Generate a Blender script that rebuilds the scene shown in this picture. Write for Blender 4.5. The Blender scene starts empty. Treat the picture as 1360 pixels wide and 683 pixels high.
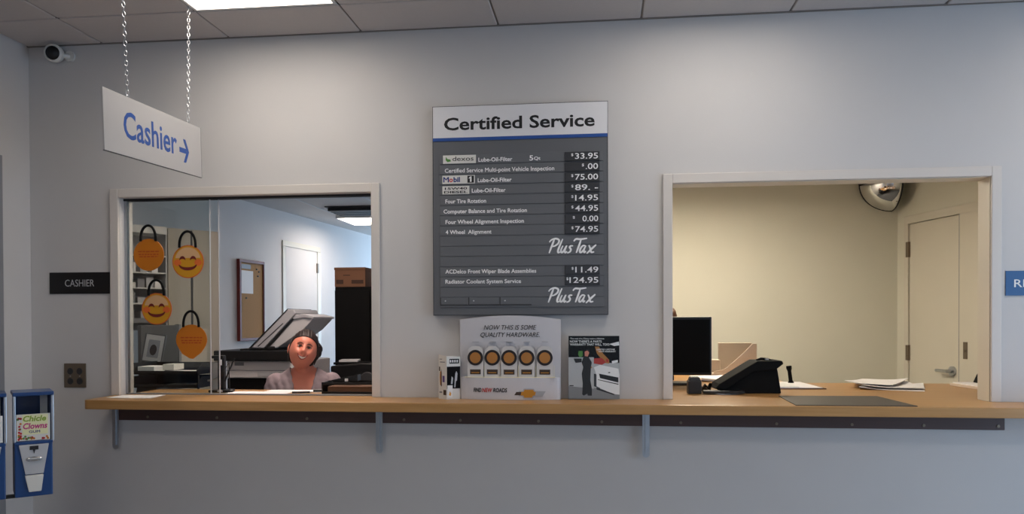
import bpy, bmesh, math, random
from mathutils import Vector, Matrix, Euler
random.seed(7)
S = bpy.context.scene
C = S.collection
R = math.radians
PI = math.pi

# ---------------------------------------------------------------- camera
cam = bpy.data.objects.new('camera', bpy.data.cameras.new('camera'))
C.objects.link(cam); S.camera = cam
cam.data.sensor_width = 36.0
cam.data.lens = 1047.2 / 1360 * 36
cam.data.shift_y = 95.01 / 1360
cam.data.clip_start = 0.02
cx_, cy_, cz_ = (0.9936, 0.11292, -0.0036), (0.00238, 0.01094, 0.99994), (0.11295, -0.99354, 0.0106)
m = Matrix.Identity(4)
for i in range(3):
    m[i][0] = cx_[i]; m[i][1] = cy_[i]; m[i][2] = cz_[i]
m[0][3], m[1][3], m[2][3] = 0, 0, 1.408
cam.matrix_world = m

# ---------------------------------------------------------------- world, exposure
w = bpy.data.worlds.new('world'); S.world = w; w.use_nodes = True
bg = w.node_tree.nodes['Background']
bg.inputs[0].default_value = (0.62, 0.75, 1.0, 1); bg.inputs[1].default_value = 0.7
S.view_settings.view_transform = 'Standard'
S.view_settings.look = 'None'
S.view_settings.exposure = 0.34
S.view_settings.gamma = 1.0
S.view_settings.use_curve_mapping = False

def area(name, loc, direction, sx, sy, power, col):
    l = bpy.data.lights.new(name, 'AREA'); l.shape = 'RECTANGLE'; l.size = sx; l.size_y = sy
    l.energy = power; l.color = col
    o = bpy.data.objects.new(name, l); C.objects.link(o)
    o.location = loc; o.rotation_euler = Vector(direction).to_track_quat('-Z', 'Y').to_euler()
    return o

# daylight through the shopfront windows of the waiting room and the office windows
area('daylight_side', (3.28, 1.55, 1.10), (-1, 0.45, -0.12), 1.6, 1.7, 27, (0.50, 0.72, 1.0))
area('daylight_behind', (0.9, -3.40, 1.25), (0, 1, 0.0), 4.0, 2.0, 3, (0.70, 0.84, 1.0))
area('daylight_office', (-1.45, 10.85, 1.55), (-0.35, -1, 0.0), 1.7, 1.5, 60, (0.50, 0.74, 1.0))

# ---------------------------------------------------------------- materials
def lin(h):
    h = h.lstrip('#'); v = [int(h[i:i+2], 16) / 255 for i in (0, 2, 4)]
    return tuple((c / 12.92 if c <= 0.04045 else ((c + 0.055) / 1.055) ** 2.4) for c in v) + (1,)

def mat(name, hexc, rough=0.6, metal=0.0, bump=0.0, scale=200.0, var=0.0, vscale=6.0, emit=None, stretch=None, coat=0.0, spec=None):
    mt = bpy.data.materials.new(name); mt.use_nodes = True
    nt = mt.node_tree; b = nt.nodes['Principled BSDF']
    col = lin(hexc)
    b.inputs['Base Color'].default_value = col
    b.inputs['Roughness'].default_value = rough
    b.inputs['Metallic'].default_value = metal
    if coat: b.inputs['Coat Weight'].default_value = coat
    if spec is not None: b.inputs['Specular IOR Level'].default_value = spec
    tc = nt.nodes.new('ShaderNodeTexCoord')
    mp = nt.nodes.new('ShaderNodeMapping')
    if stretch: mp.inputs['Scale'].default_value = stretch
    nt.links.new(tc.outputs['Object'], mp.inputs['Vector'])
    n2 = nt.nodes.new('ShaderNodeTexNoise'); n2.inputs['Scale'].default_value = vscale
    n2.inputs['Detail'].default_value = 4
    nt.links.new(mp.outputs[0], n2.inputs['Vector'])
    mx = nt.nodes.new('ShaderNodeMix'); mx.data_type = 'RGBA'
    v = max(var, 0.02)
    mx.inputs['A'].default_value = tuple(c * (1 - v) for c in col[:3]) + (1,)
    mx.inputs['B'].default_value = tuple(min(1, c * (1 + v)) for c in col[:3]) + (1,)
    nt.links.new(n2.outputs['Fac'], mx.inputs['Factor'])
    nt.links.new(mx.outputs['Result'], b.inputs['Base Color'])
    if bump:
        n = nt.nodes.new('ShaderNodeTexNoise'); n.inputs['Scale'].default_value = scale
        n.inputs['Detail'].default_value = 3
        nt.links.new(mp.outputs[0], n.inputs['Vector'])
        bp = nt.nodes.new('ShaderNodeBump'); bp.inputs['Strength'].default_value = bump
        bp.inputs['Distance'].default_value = 0.002
        nt.links.new(n.outputs['Fac'], bp.inputs['Height']); nt.links.new(bp.outputs[0], b.inputs['Normal'])
    if emit:
        b.inputs['Emission Color'].default_value = lin(emit[0]); b.inputs['Emission Strength'].default_value = emit[1]
    return mt

M = {}
def mk(k, *a, **kw): M[k] = mat(k, *a, **kw)
mk('wall', '#c9c6c4', .75, bump=.12, scale=260)
mk('office_wall', '#dcd9d8', .8, bump=.1)
mk('cream_wall', '#dfdccc', .8, bump=.1)
mk('trim', '#d2cbc4', .42, bump=.04)
mk('cream_trim', '#d9d3c4', .45, bump=.04)
mk('tile', '#c6c0bd', .9, bump=.5, scale=420, var=.04, vscale=90)
mk('grid', '#7d756f', .6)
mk('soffit', '#c2bcb8', .9, bump=.3, scale=300)
mk('floor', '#7d766e', .35, var=.06, vscale=14)
mk('carpet', '#6f7074', .95, bump=.6, scale=500, var=.1, vscale=200)
mk('white', '#e6e6e4', .5); mk('offwhite', '#d8d6d0', .55); mk('paper', '#f1eff0', .7)
mk('black', '#0b0b0c', .35); mk('matte_black', '#050506', .8, spec=.2); mk('soft_black', '#141416', .5)
mk('dark_grey', '#2c2d30', .55)
mk('grey', '#85868a', .5); mk('light_grey', '#b9babd', .5)
mk('steel', '#b9bcc0', .28, metal=1); mk('zinc', '#b4bcc4', .42, metal=.9, var=.08, vscale=40)
mk('chrome', '#dcdcdc', .04, metal=1, bump=0)
mk('bronze', '#7d7060', .42, metal=.6)
mk('board_grey', '#5d5f63', .45, bump=.05); mk('board_slat', '#606266', .4)
mk('price_black', '#303135', .35)
mk('board_white', '#dcdbde', .4); mk('board_blue', '#1f4c94', .4); mk('ink', '#08080a', .5)
mk('letter_white', '#f2f2f2', .5)
mk('apron', '#4c3733', .5, stretch=(1.5, 30, 30), var=.15, vscale=5)
mk('sign_white', '#bab6b3', .35); mk('sign_blue', '#174c9c', .4); mk('sign_edge', '#3c3c40', .5)
mk('navy', '#24588c', .4)
mk('vend_blue', '#103f78', .35, coat=.2); mk('vend_clear', '#3d5f9a', .1)
mk('emoji', '#c98f14', .45); mk('emoji_top', '#d0a67a', .45); mk('blush', '#d8692c', .5); mk('emoji_rim', '#c4602a', .45)
mk('orange', '#c06f0e', .45); mk('mouth', '#6d1a16', .5); mk('orange_text', '#a8420c', .5)
mk('cork', '#ad8558', .9, bump=.5, scale=300, var=.15, vscale=120); mk('cork_frame', '#702b26', .5)
mk('cardboard', '#6e4c35', .8, var=.08); mk('cardboard_dark', '#3a2418', .8)
mk('locker', '#bdb6ab', .5); mk('pedestal', '#55585c', .55)
mk('copier_white', '#d9d6d6', .5); mk('copier_grey', '#a2a4aa', .5)
mk('skin', '#db8a74', .45, var=.05, vscale=30); M['skin'].node_tree.nodes['Principled BSDF'].inputs['Subsurface Weight'].default_value = .1
M['skin'].node_tree.nodes['Principled BSDF'].inputs['Subsurface Radius'].default_value = (.01, .004, .002)
mk('lips', '#a8483f', .35); mk('hair', '#1c0c0a', .6, stretch=(1, 1, 1), bump=.5, scale=120); mk('brown_hair', '#4a3020', .5, bump=.5, scale=120)
mk('cardigan', '#8c7f86', .85, bump=.5, scale=420); mk('lace', '#d8c8b4', .8); mk('teeth', '#f2ece4', .25); mk('eye', '#150d0a', .2)
mk('card', '#cfcbc8', .5); mk('card_edge', '#e3d8b0', .5); mk('medal', '#b5793a', .35, metal=.3); mk('medal_ring', '#1a0d0c', .4); mk('label_brown', '#3b2a1e', .5)
mk('print_red', '#b8332a', .5); mk('gold', '#c8882c', .35, metal=.4); mk('display', '#c6c4c8', .42)
mk('beige', '#dccfc0', .6); mk('beige_dark', '#c0b3a2', .65); mk('teal', '#2a7f7b', .5); mk('purple', '#5e4a84', .5)
mk('green', '#4f8a3a', .5); mk('red', '#c2242c', .45); mk('pink', '#c33a80', .45); mk('yellow', '#e8d24a', .5)
mk('lime_pale', '#e6e4b4', .5); mk('lime', '#8aa52e', .5); mk('photo', '#8b8e98', .4); mk('mat_grey', '#45413f', .42)
mk('navy_text', '#1c2f78', .5); mk('brown_wood', '#6d4b36', .5)

def wood(name, c1, c2, rough=.32):
    mt = bpy.data.materials.new(name); mt.use_nodes = True; nt = mt.node_tree; b = nt.nodes['Principled BSDF']
    tc = nt.nodes.new('ShaderNodeTexCoord'); mp = nt.nodes.new('ShaderNodeMapping'); mp.inputs['Scale'].default_value = (1.2, 22, 22)
    n = nt.nodes.new('ShaderNodeTexNoise'); n.inputs['Scale'].default_value = 3; n.inputs['Detail'].default_value = 6
    nt.links.new(tc.outputs['Object'], mp.inputs[0]); nt.links.new(mp.outputs[0], n.inputs['Vector'])
    cr = nt.nodes.new('ShaderNodeValToRGB'); cr.color_ramp.elements[0].position = .3; cr.color_ramp.elements[1].position = .7
    cr.color_ramp.elements[0].color = lin(c1); cr.color_ramp.elements[1].color = lin(c2)
    nt.links.new(n.outputs['Fac'], cr.inputs[0]); nt.links.new(cr.outputs[0], b.inputs['Base Color'])
    b.inputs['Roughness'].default_value = rough
    return mt
M['maple'] = wood('maple', '#ab7e48', '#bb8f5a')

def glass(name, tint, amount):
    mt = bpy.data.materials.new(name); mt.use_nodes = True; nt = mt.node_tree; nt.nodes.clear()
    out = nt.nodes.new('ShaderNodeOutputMaterial'); t = nt.nodes.new('ShaderNodeBsdfTransparent'); g = nt.nodes.new('ShaderNodeBsdfGlossy')
    t.inputs[0].default_value = tint; g.inputs['Roughness'].default_value = .02; g.inputs[0].default_value = (1, 1, 1, 1)
    lw = nt.nodes.new('ShaderNodeFresnel'); lw.inputs['IOR'].default_value = amount
    mx = nt.nodes.new('ShaderNodeMixShader'); ge = nt.nodes.new('ShaderNodeNewGeometry')
    inv_ = nt.nodes.new('ShaderNodeMath'); inv_.operation = 'SUBTRACT'; inv_.inputs[0].default_value = 1; nt.links.new(ge.outputs['Backfacing'], inv_.inputs[1])
    mu = nt.nodes.new('ShaderNodeMath'); mu.operation = 'MULTIPLY'; nt.links.new(lw.outputs[0], mu.inputs[0]); nt.links.new(inv_.outputs[0], mu.inputs[1]); nt.links.new(mu.outputs[0], mx.inputs[0])
    nt.links.new(t.outputs[0], mx.inputs[1]); nt.links.new(g.outputs[0], mx.inputs[2]); nt.links.new(mx.outputs[0], out.inputs[0])
    return mt
M['glass'] = glass('glass', (.90, .92, .91, 1), 1.5)
M['clear'] = glass('clear', (.96, .97, .97, 1), 1.22)
def lamp(name, c, st):
    return mat(name, c, .5, emit=(c, st))
M['lens'] = lamp('lens', '#fff4e8', 7.6)
M['lens_dim'] = lamp('lens_dim', '#fff4e8', 4.3)
M['lens_basket'] = lamp('lens_basket', '#fff8ee', 7.0)
M['lens_warm'] = lamp('lens_warm', '#fff2dc', 30.0)
M['lens_office'] = lamp('lens_office', '#fff2e6', 13.0)
M['lens_desk'] = lamp('lens_desk', '#ffe9da', 19.0)

# ---------------------------------------------------------------- mesh helpers
class MB:
    def __init__(s): s.v = []; s.f = []
    def add(s, vs, fs, mtx=None):
        o = len(s.v)
        for p in vs:
            p = Vector(p)
            if mtx is not None: p = mtx @ p
            s.v.append(tuple(p))
        s.f += [tuple(o + i for i in f) for f in fs]
        return s
    def box(s, x0, x1, y0, y1, z0, z1, mtx=None):
        vs = [(x0,y0,z0),(x1,y0,z0),(x1,y1,z0),(x0,y1,z0),(x0,y0,z1),(x1,y0,z1),(x1,y1,z1),(x0,y1,z1)]
        return s.add(vs, [(0,3,2,1),(4,5,6,7),(0,1,5,4),(1,2,6,5),(2,3,7,6),(3,0,4,7)], mtx)
    def prism(s, poly, a, b, axis='y', mtx=None):
        # poly in the two other axes, extruded from a to b along axis
        n = len(poly)
        def P(p, t):
            return (p[0], t, p[1]) if axis == 'y' else ((p[0], p[1], t) if axis == 'z' else (t, p[0], p[1]))
        vs = [P(p, a) for p in poly] + [P(p, b) for p in poly]
        fs = [tuple(range(n))[::-1], tuple(range(n, 2*n))] + [(i, (i+1) % n, n + (i+1) % n, n + i) for i in range(n)]
        return s.add(vs, fs, mtx)
    def lathe(s, prof, seg=24, mtx=None, caps=True):
        vs = []; fs = []
        for r, z in prof:
            for k in range(seg):
                a = 2*PI*k/seg; vs.append((r*math.cos(a), r*math.sin(a), z))
        for i in range(len(prof)-1):
            for k in range(seg):
                k2 = (k+1) % seg
                fs.append((i*seg+k, i*seg+k2, (i+1)*seg+k2, (i+1)*seg+k))
        if caps:
            fs.append(tuple(range(seg))[::-1]); fs.append(tuple(range((len(prof)-1)*seg, len(prof)*seg)))
        return s.add(vs, fs, mtx)
    def cyl(s, p0, p1, r0, r1=None, seg=16):
        r1 = r0 if r1 is None else r1
        p0 = Vector(p0); p1 = Vector(p1); d = p1 - p0
        q = d.to_track_quat('Z', 'Y').to_matrix().to_4x4()
        return s.lathe([(r0, 0), (r1, d.length)], seg, Matrix.Translation(p0) @ q)
    def tube(s, pts, r, seg=8, closed=False):
        pts = [Vector(p) for p in pts]; n = len(pts); vs = []; fs = []
        up = Vector((0, 0, 1)); prev = None
        for i, p in enumerate(pts):
            if closed: t = pts[(i+1) % n] - pts[i-1]
            else: t = pts[min(i+1, n-1)] - pts[max(i-1, 0)]
            t.normalize()
            if prev is None:
                a = t.cross(up); a = a if a.length > 1e-3 else t.cross(Vector((1, 0, 0)))
            else: a = prev - t * prev.dot(t)
            a.normalize(); prev = a; b = t.cross(a)
            rr = r[i] if isinstance(r, (list, tuple)) else r
            for k in range(seg):
                an = 2*PI*k/seg; vs.append(p + (a*math.cos(an) + b*math.sin(an))*rr)
        m_ = n if closed else n-1
        for i in range(m_):
            j = (i+1) % n
            for k in range(seg):
                k2 = (k+1) % seg; fs.append((i*seg+k, i*seg+k2, j*seg+k2, j*seg+k))
        if not closed:
            fs.append(tuple(range(seg))[::-1]); fs.append(tuple(range((n-1)*seg, n*seg)))
        return s.add(vs, fs)
    def ribbon(s, pts, wd, y0, y1, mtx=None):
        # flat brush stroke in the xz plane with thickness y0..y1
        n = len(pts); L = []; Rr = []
        for i, p in enumerate(pts):
            a = pts[max(i-1, 0)]; b = pts[min(i+1, n-1)]
            tx, tz = b[0]-a[0], b[1]-a[1]; l = math.hypot(tx, tz) or 1
            nx, nz = -tz/l, tx/l
            ww = wd * (.55 + .45*math.sin(PI*(i+.5)/n)) / 2
            L.append((p[0]+nx*ww, p[1]+nz*ww)); Rr.append((p[0]-nx*ww, p[1]-nz*ww))
        vs = [(x, y0, z) for x, z in L] + [(x, y0, z) for x, z in Rr] + [(x, y1, z) for x, z in L] + [(x, y1, z) for x, z in Rr]
        fs = []
        for i in range(n-1):
            fs += [(i, i+1, n+i+1, n+i), (2*n+i, 3*n+i, 3*n+i+1, 2*n+i+1), (i, 2*n+i, 2*n+i+1, i+1), (n+i, n+i+1, 3*n+i+1, 3*n+i)]
        return s.add(vs, fs, mtx)
    def ball(s, c, r, seg=20, rings=12, fn=None, mtx=None):
        r = (r, r, r) if not isinstance(r, (tuple, list)) else r
        vs = []; fs = []
        for i in range(rings+1):
            th = PI*i/rings
            for k in range(seg):
                a = 2*PI*k/seg; d = Vector((math.sin(th)*math.cos(a), math.sin(th)*math.sin(a), math.cos(th)))
                p = Vector((d.x*r[0], d.y*r[1], d.z*r[2]))
                if fn: p = fn(d, p)
                vs.append(p + Vector(c))
        for i in range(rings):
            for k in range(seg):
                k2 = (k+1) % seg; fs.append((i*seg+k, (i+1)*seg+k, (i+1)*seg+k2, i*seg+k2))
        return s.add(vs, fs, mtx)
    def build(s, name, material, parent=None, bevel=0.0, smooth=False, seg=2, origin=True):
        me = bpy.data.meshes.new(name); off = Vector((0, 0, 0))
        if parent is None and origin:
            xs = [v[0] for v in s.v]; ys = [v[1] for v in s.v]; zs = [v[2] for v in s.v]
            off = Vector(((min(xs)+max(xs))/2, (min(ys)+max(ys))/2, min(zs)))
        me.from_pydata([tuple(Vector(v)-off) for v in s.v], [], s.f)
        bm = bmesh.new(); bm.from_mesh(me)
        bmesh.ops.remove_doubles(bm, verts=bm.verts, dist=1e-6)
        bmesh.ops.recalc_face_normals(bm, faces=bm.faces)
        if bevel:
            ed = [e for e in bm.edges if len(e.link_faces) == 2 and e.calc_face_angle(0) > R(35)]
            bmesh.ops.bevel(bm, geom=ed, offset=bevel, segments=seg, affect='EDGES', profile=.6, clamp_overlap=True)
        for f in bm.faces: f.smooth = smooth
        if smooth:
            for e in bm.edges:
                if len(e.link_faces) == 2 and e.calc_face_angle(0) > R(40): e.smooth = False
        bm.to_mesh(me); bm.free()
        me.materials.append(material)
        o = bpy.data.objects.new(name, me); C.objects.link(o); o.location = off
        if parent is not None: o.parent = parent
        return o

def tag(o, label, cat, group=None, kind=None):
    o['label'] = label; o['category'] = cat
    if group: o['group'] = group
    if kind: o['kind'] = kind
    return o
def thing(name, label, cat, loc=(0, 0, 0), rz=0.0, group=None, rx=0.0, ry=0.0):
    o = bpy.data.objects.new(name, None); C.objects.link(o); o.empty_display_size = .05
    o.location = loc; o.rotation_euler = (rx, ry, rz)
    return tag(o, label, cat, group)
def struct(o, label=None):
    o['kind'] = 'structure'
    if label: o['label'] = label
    return o
def sroot(name, loc=(0, 0, 0), rz=0.0, label=None):
    o = bpy.data.objects.new(name, None); C.objects.link(o); o.location = loc; o.rotation_euler = (0, 0, rz)
    return struct(o, label)
def copy_tree(o, parent=None):
    c = o.copy(); C.objects.link(c); c.parent = parent
    for ch in list(o.children): copy_tree(ch, c)
    return c

_tc = {}
def text_mesh(s, bold=0.0, shear=0.0, depth=.02):
    k = (s, bold, shear, depth)
    if k in _tc: return _tc[k]
    cu = bpy.data.curves.new('t', 'FONT'); cu.body = s; cu.size = 1; cu.offset = bold; cu.shear = shear; cu.extrude = depth; cu.resolution_u = 3
    o = bpy.data.objects.new('t', cu); C.objects.link(o)
    dg = bpy.context.evaluated_depsgraph_get(); dg.update()
    me = bpy.data.meshes.new_from_object(o.evaluated_get(dg)); 
    bpy.data.objects.remove(o); bpy.data.curves.remove(cu)
    vs = [tuple(v.co) for v in me.vertices]; fs = [tuple(p.vertices) for p in me.polygons]
    bpy.data.meshes.remove(me)
    _tc[k] = (vs, fs); return _tc[k]
_cap = None
def text_mb(mb, s, x0, x1, z, cap, y, bold=0.0, shear=0.0, mtx=None, thick=.0006):
    """lettering in the xz plane, baseline z, cap height cap, fitted between x0 and x1, standing proud of plane y toward -y"""
    global _cap
    if _cap is None:
        v, _ = text_mesh('H'); _cap = max(p[1] for p in v) - min(p[1] for p in v)
    copies = [(0, 0, 0)]
    if 'M' in s and bold:          # thicken by stacked offset copies
        copies = [(-bold*.7, 0, 0), (bold*.7, 0, .00012), (0, bold*.7, .00024), (0, -bold*.7, .00036)]; bold = 0
    v, f = text_mesh(s, bold, shear)
    a = min(p[0] for p in v); b = max(p[0] for p in v); sc = cap / (_cap + 2*bold)
    sx = (x1-x0) / (b-a)
    for ox, oz, oy in copies:
        vs = [(x0 + (p[0]-a+ox)*sx, y - oy - thick*(.5 + p[2]/.04), z + (p[1]+bold+oz)*sc) for p in v]
        mb.add(vs, f, mtx)
    return mb
def text(parent, name, s, x0, x1, z, cap, y, material, **kw):
    mb = MB(); text_mb(mb, s, x0, x1, z, cap, y, **kw)
    return mb.build(name, material, parent)
def disc(cx, cz, rx, rz=None, n=28, a0=0, a1=2*PI):
    rz = rx if rz is None else rz
    full = abs(a1-a0-2*PI) < 1e-6
    k = n if full else n+1
    return [(cx + rx*math.cos(a0+(a1-a0)*i/n), cz + rz*math.sin(a0+(a1-a0)*i/n)) for i in range(k)]

# ================================================================ STRUCTURE
YW, TW = 3.397, 0.10           # front face of the counter wall, thickness
ZC = 2.683
XL = -2.64
XR = 3.4
ZT = 2.80
# counter wall with its two openings
O1 = (-2.197, -1.008, 1.030, 1.975); O2 = (0.298, 1.565, 1.030, 1.983)
b = MB(); y0, y1 = YW, YW+TW
b.box(XL, O1[0], y0, y1, 0, ZT); b.box(O1[1], O2[0], y0, y1, 0, ZT); b.box(O2[1], XR, y0, y1, 0, ZT)
b.box(O1[0], O1[1], y0, y1, O1[3], ZT); b.box(O2[0], O2[1], y0, y1, O2[3], ZT)
b.box(O1[0], O1[1], y0, y1, 0, O1[2]); b.box(O2[0], O2[1], y0, y1, 0, O2[2])
struct(b.build('wall_back', M['wall'], origin=False))
# left wall with doorway
b = MB(); dy0, dy1, dz = 2.23, 3.17, 2.10
b.box(XL-.12, XL, dy1, YW+TW, 0, ZT); b.box(XL-.12, XL, -3.5, dy0, 0, ZT); b.box(XL-.12, XL, dy0, dy1, dz, ZT)
struct(b.build('wall_left', M['wall'], origin=False))
d = sroot('door_1', (XL, (dy0+dy1)/2, 0))
hw = (dy1-dy0)/2
MB().box(-.13, .012, hw-.005, hw+.045, 0, dz+.045).box(-.13, .012, -hw-.045, -hw+.005, 0, dz+.045).box(-.13, .012, -hw, hw, dz-.005, dz+.045).build('door_frame', M['grey'], d, bevel=.003)
MB().box(-.11, -.07, -hw+.01, hw-.01, .01, dz-.01).build('door_leaf', M['brown_wood'], d, bevel=.003)
MB().cyl((-.07, -hw+.08, 1.0), (-.02, -hw+.08, 1.0), .011).cyl((-.02, -hw+.08, 1.0), (-.02, -hw+.2, 1.0), .009).build('door_handle', M['steel'], d, smooth=True)
# right and rear walls of the waiting room with daylight windows
b = MB(); b.box(XR, XR+.12, -3.5, -.9, 0, ZT).box(XR, XR+.12, 2.4, YW+TW, 0, ZT).box(XR, XR+.12, -.9, 2.4, 0, .2).box(XR, XR+.12, -.9, 2.4, 2.25, ZT)
struct(b.build('wall_right', M['wall'], origin=False))
b = MB(); b.box(XL, -1.1, -3.62, -3.5, 0, ZT).box(2.9, XR, -3.62, -3.5, 0, ZT).box(-1.1, 2.9, -3.62, -3.5, 0, .25).box(-1.1, 2.9, -3.62, -3.5, 2.25, ZT)
struct(b.build('wall_front', M['wall'], origin=False))
struct(MB().box(XL-1.4, XR+.12, -3.62, YW+.05, -.05, 0).build('floor', M['floor'], origin=False))
struct(MB().box(-4.6, XR+.12, YW+.05, 11.1, -.05, 0).build('floor', M['carpet'], origin=False))
def window_unit(name, along, a0, a1, c, z0, z1, n):
    r = sroot(name); f = MB(); t = .05
    def bx(mb, u0, u1, w0, w1):
        (mb.box(c-.03, c+.03, u0, u1, w0, w1) if along == 'y' else mb.box(u0, u1, c-.03, c+.03, w0, w1))
    bx(f, a0, a1, z0, z0+t); bx(f, a0, a1, z1-t, z1)
    for i in range(n+1):
        u = a0 + (a1-a0-t)*i/n; bx(f, u, u+t, z0+t, z1-t)
    f.build('window_frame', M['grey'], r)
    for i in range(n):
        g = MB(); u = a0+t+(a1-a0-t)*i/n; v = a0+(a1-a0-t)*(i+1)/n
        if along == 'y': g.box(c-.003, c+.003, u, v, z0+t, z1-t)
        else: g.box(u, v, c-.003, c+.003, z0+t, z1-t)
        g.build('glass_pane', M['clear'], r)
    return r
window_unit('window_3', 'y', -.9, 2.4, XR+.06, .2, 2.25, 3)
window_unit('window_4', 'x', -1.1, 2.9, -3.56, .25, 2.25, 3)

# ceiling of the waiting room: lay-in tiles in a grid, light fittings between them
X0, RY, P = -2.271, 3.093, .61
ceil = sroot('ceiling')
b = MB(); b.box(XL-.12, XR+.12, -3.62, YW+TW, 2.80, 2.86); b.build('ceiling_deck', M['grid'], ceil)
fixt = [(1, 0), (4, 0), (7, 0), (1, 4), (4, 4), (7, 4), (1, 8), (4, 8), (7, 8)]
bars = MB()
for k in range(-1, 12):
    x = X0 + P*k
    if XL < x < XR:
        bars.box(x-.012, x+.012, -3.5, YW, ZC+.005, ZC+.03)
for j in range(0, 12):
    y = RY - P*j
    if y > -3.5: bars.box(XL, XR, y-.012, y+.012, ZC+.005, ZC+.03)
bars.build('ceiling_grid', M['grid'], ceil)
def tile_mesh(wx, wy):
    b = MB(); e = .004
    b.box(-wx/2+e, wx/2-e, -wy/2+e, wy/2-e, ZC+.012-.012, ZC+.018)
    return b
cache = {}
for k in range(-1, 12):
    xa = max(X0+P*k, XL); xb = min(X0+P*(k+1), XR)
    if xb-xa < .05: continue
    for j in range(-1, 11):
        yb = min(RY-P*j, YW); ya = max(RY-P*(j+1), -3.5)
        if yb-ya < .05 or (k, j) in fixt: continue
        key = (round(xb-xa, 3), round(yb-ya, 3))
        if key not in cache:
            o = tile_mesh(*key).build('ceiling_tile', M['tile'], ceil, bevel=.003, seg=1); cache[key] = o.data
        else:
            o = bpy.data.objects.new('ceiling_tile', cache[key]); C.objects.link(o); o.parent = ceil
        o.location = ((xa+xb)/2, (ya+yb)/2, random.uniform(-.0012, .0012))
# wall angle at the ceiling edge
struct(MB().box(XL, XR, YW-.012, YW, ZC-.003, ZC+.004).build('trim_3', M['grid'], origin=False))

# ceiling lights of the waiting room
def troffer(loc, label, lens, basket, group, sz=.60, depth=.07):
    r = thing('ceiling_light', label, 'ceiling light', loc, 0, group)
    h = sz/2; t = .012
    MB().box(-h, -h+t, -h, h, 0, depth).box(h-t, h, -h, h, 0, depth).box(-h+t, h-t, -h, -h+t, 0, depth).box(-h+t, h-t, h-t, h, 0, depth).box(-h, h, -h, h, depth, depth+.01).build('housing', M['white'], r)
    MB().box(-h+t+.002, h-t-.002, -h+t+.002, h-t-.002, depth*.72, depth*.72+.005).build('diffuser', lens, r)
    if basket:
        MB().lathe([(.225, .032), (.235, .036), (.235, .044)], 40).build('round_basket', basket, r)
        MB().lathe([(.233, .030), (.239, .030), (.239, .044), (.233, .044), (.233, .030)], 40, caps=False).build('basket_rim', M['grid'], r)
    return r
for k, j in fixt:
    x = X0+P*(k+.5); y = RY-P*(j+.5)
    first = (k, j) == (1, 0)
    troffer((x, y, ZC), 'square lit ceiling panel with round centre beside the hanging sign chains' if first else 'square ceiling panel light, %s across and %s from the counter wall, out of view' % ({1: 'left', 4: 'middle', 7: 'right'}[k], {0: 'nearest', 4: 'midway', 8: 'farthest'}[j]),
            M['lens_dim'] if (k, j) == (4, 0) else M['lens'], M['lens_basket'], None if first else 'panel lights of the waiting room outside the picture')

# ---- office behind the left opening
def sideX(y): return -3.14 - (6.225-y)*.0914
ZB = 2.462
b = MB(); b.add([(sideX(3.45), 3.45, 0), (sideX(11.1), 11.1, 0), (sideX(11.1)-.1, 11.1, 0), (sideX(3.45)-.1, 3.45, 0),
                 (sideX(3.45), 3.45, ZB+.1), (sideX(11.1), 11.1, ZB+.1), (sideX(11.1)-.1, 11.1, ZB+.1), (sideX(3.45)-.1, 3.45, ZB+.1)],
                [(0,1,2,3),(4,7,6,5),(0,4,5,1),(1,5,6,2),(2,6,7,3),(3,7,4,0)])
struct(b.build('wall_office_left', M['office_wall'], origin=False))
b = MB(); b.box(-4.0, -2.35, 11.0, 11.1, 0, ZB+.1).box(-.55, -.2, 11.0, 11.1, 0, ZB+.1).box(-2.35, -.55, 11.0, 11.1, 0, .75).box(-2.35, -.55, 11.0, 11.1, 2.35, ZB+.1)
struct(b.build('wall_office_back', M['office_wall'], origin=False))
window_unit('window_5', 'x', -2.35, -.55, 11.05, .75, 2.35, 2)
struct(MB().box(-.2, -.1, YW+TW, 11.1, 0, ZB+.1).build('wall_office_right', M['office_wall'], origin=False))
struct(MB().box(-4.0, XL-.12, YW, YW+TW, 0, ZC).build('wall_office_front', M['office_wall'], origin=False))
co = sroot('ceiling_office')
MB().box(-4.1, -.1, YW+TW, 11.1, ZB, ZB+.08).build('ceiling_panel', M['soffit'], co)
g = MB()
for x in (-2.62, -2.01, -1.40): g.box(x-.011, x+.011, 6.0, 11.0, ZB-.003, ZB+.002)
for y in (6.55, 7.16, 8.38, 8.99, 9.6): g.box(-2.62, -1.4, y-.011, y+.011, ZB-.003, ZB+.002)
g.build('ceiling_grid', M['light_grey'], co)
troffer((-2.31, 7.82, ZB-.045), 'glowing panel light on the office ceiling above the black cabinet', M['lens_office'], None, None, .58, .045)
troffer((-1.60, 4.15, ZB-.045), 'office ceiling panel light above the smiling woman', M['lens_desk'], None, None, .58, .045)
t = thing('air_vent', 'dark square air vent on the office ceiling in front of the glowing panel', 'air vent', (-2.24, 7.22, ZB-.04))
MB().box(-.29, .29, -.2, .2, .03, .04).build('vent_plate', M['dark_grey'], t)
for i in range(5): MB().box(-.27, .27, -.17+.08*i, -.12+.08*i, 0, .028).build('louvre', M['soft_black'], t)

# door in the office side wall
ang = math.atan2(.0914, 1)          # wall leans this much off the y axis
d = sroot('door_2', (sideX(7.45)+.002, 7.45, 0), -ang)
MB().box(0, .010, -.12-.06, -.125, 0, 2.13).box(0, .012, .565, .64, 0, 2.13).box(0, .010, -.18, .64, 2.132, 2.185).build('door_frame', M['cream_trim'], d, bevel=.002)
MB().box(0, .008, -.12, .56, .01, 2.125).build('door_leaf', M['office_wall'], d, bevel=.002)
MB().box(.004, .022, .54, .575, 1.91, 2.01).build('hinge', M['bronze'], d, bevel=.003)
MB().box(.004, .022, .54, .575, 1.10, 1.20).build('hinge', M['bronze'], d, bevel=.003)

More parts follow.
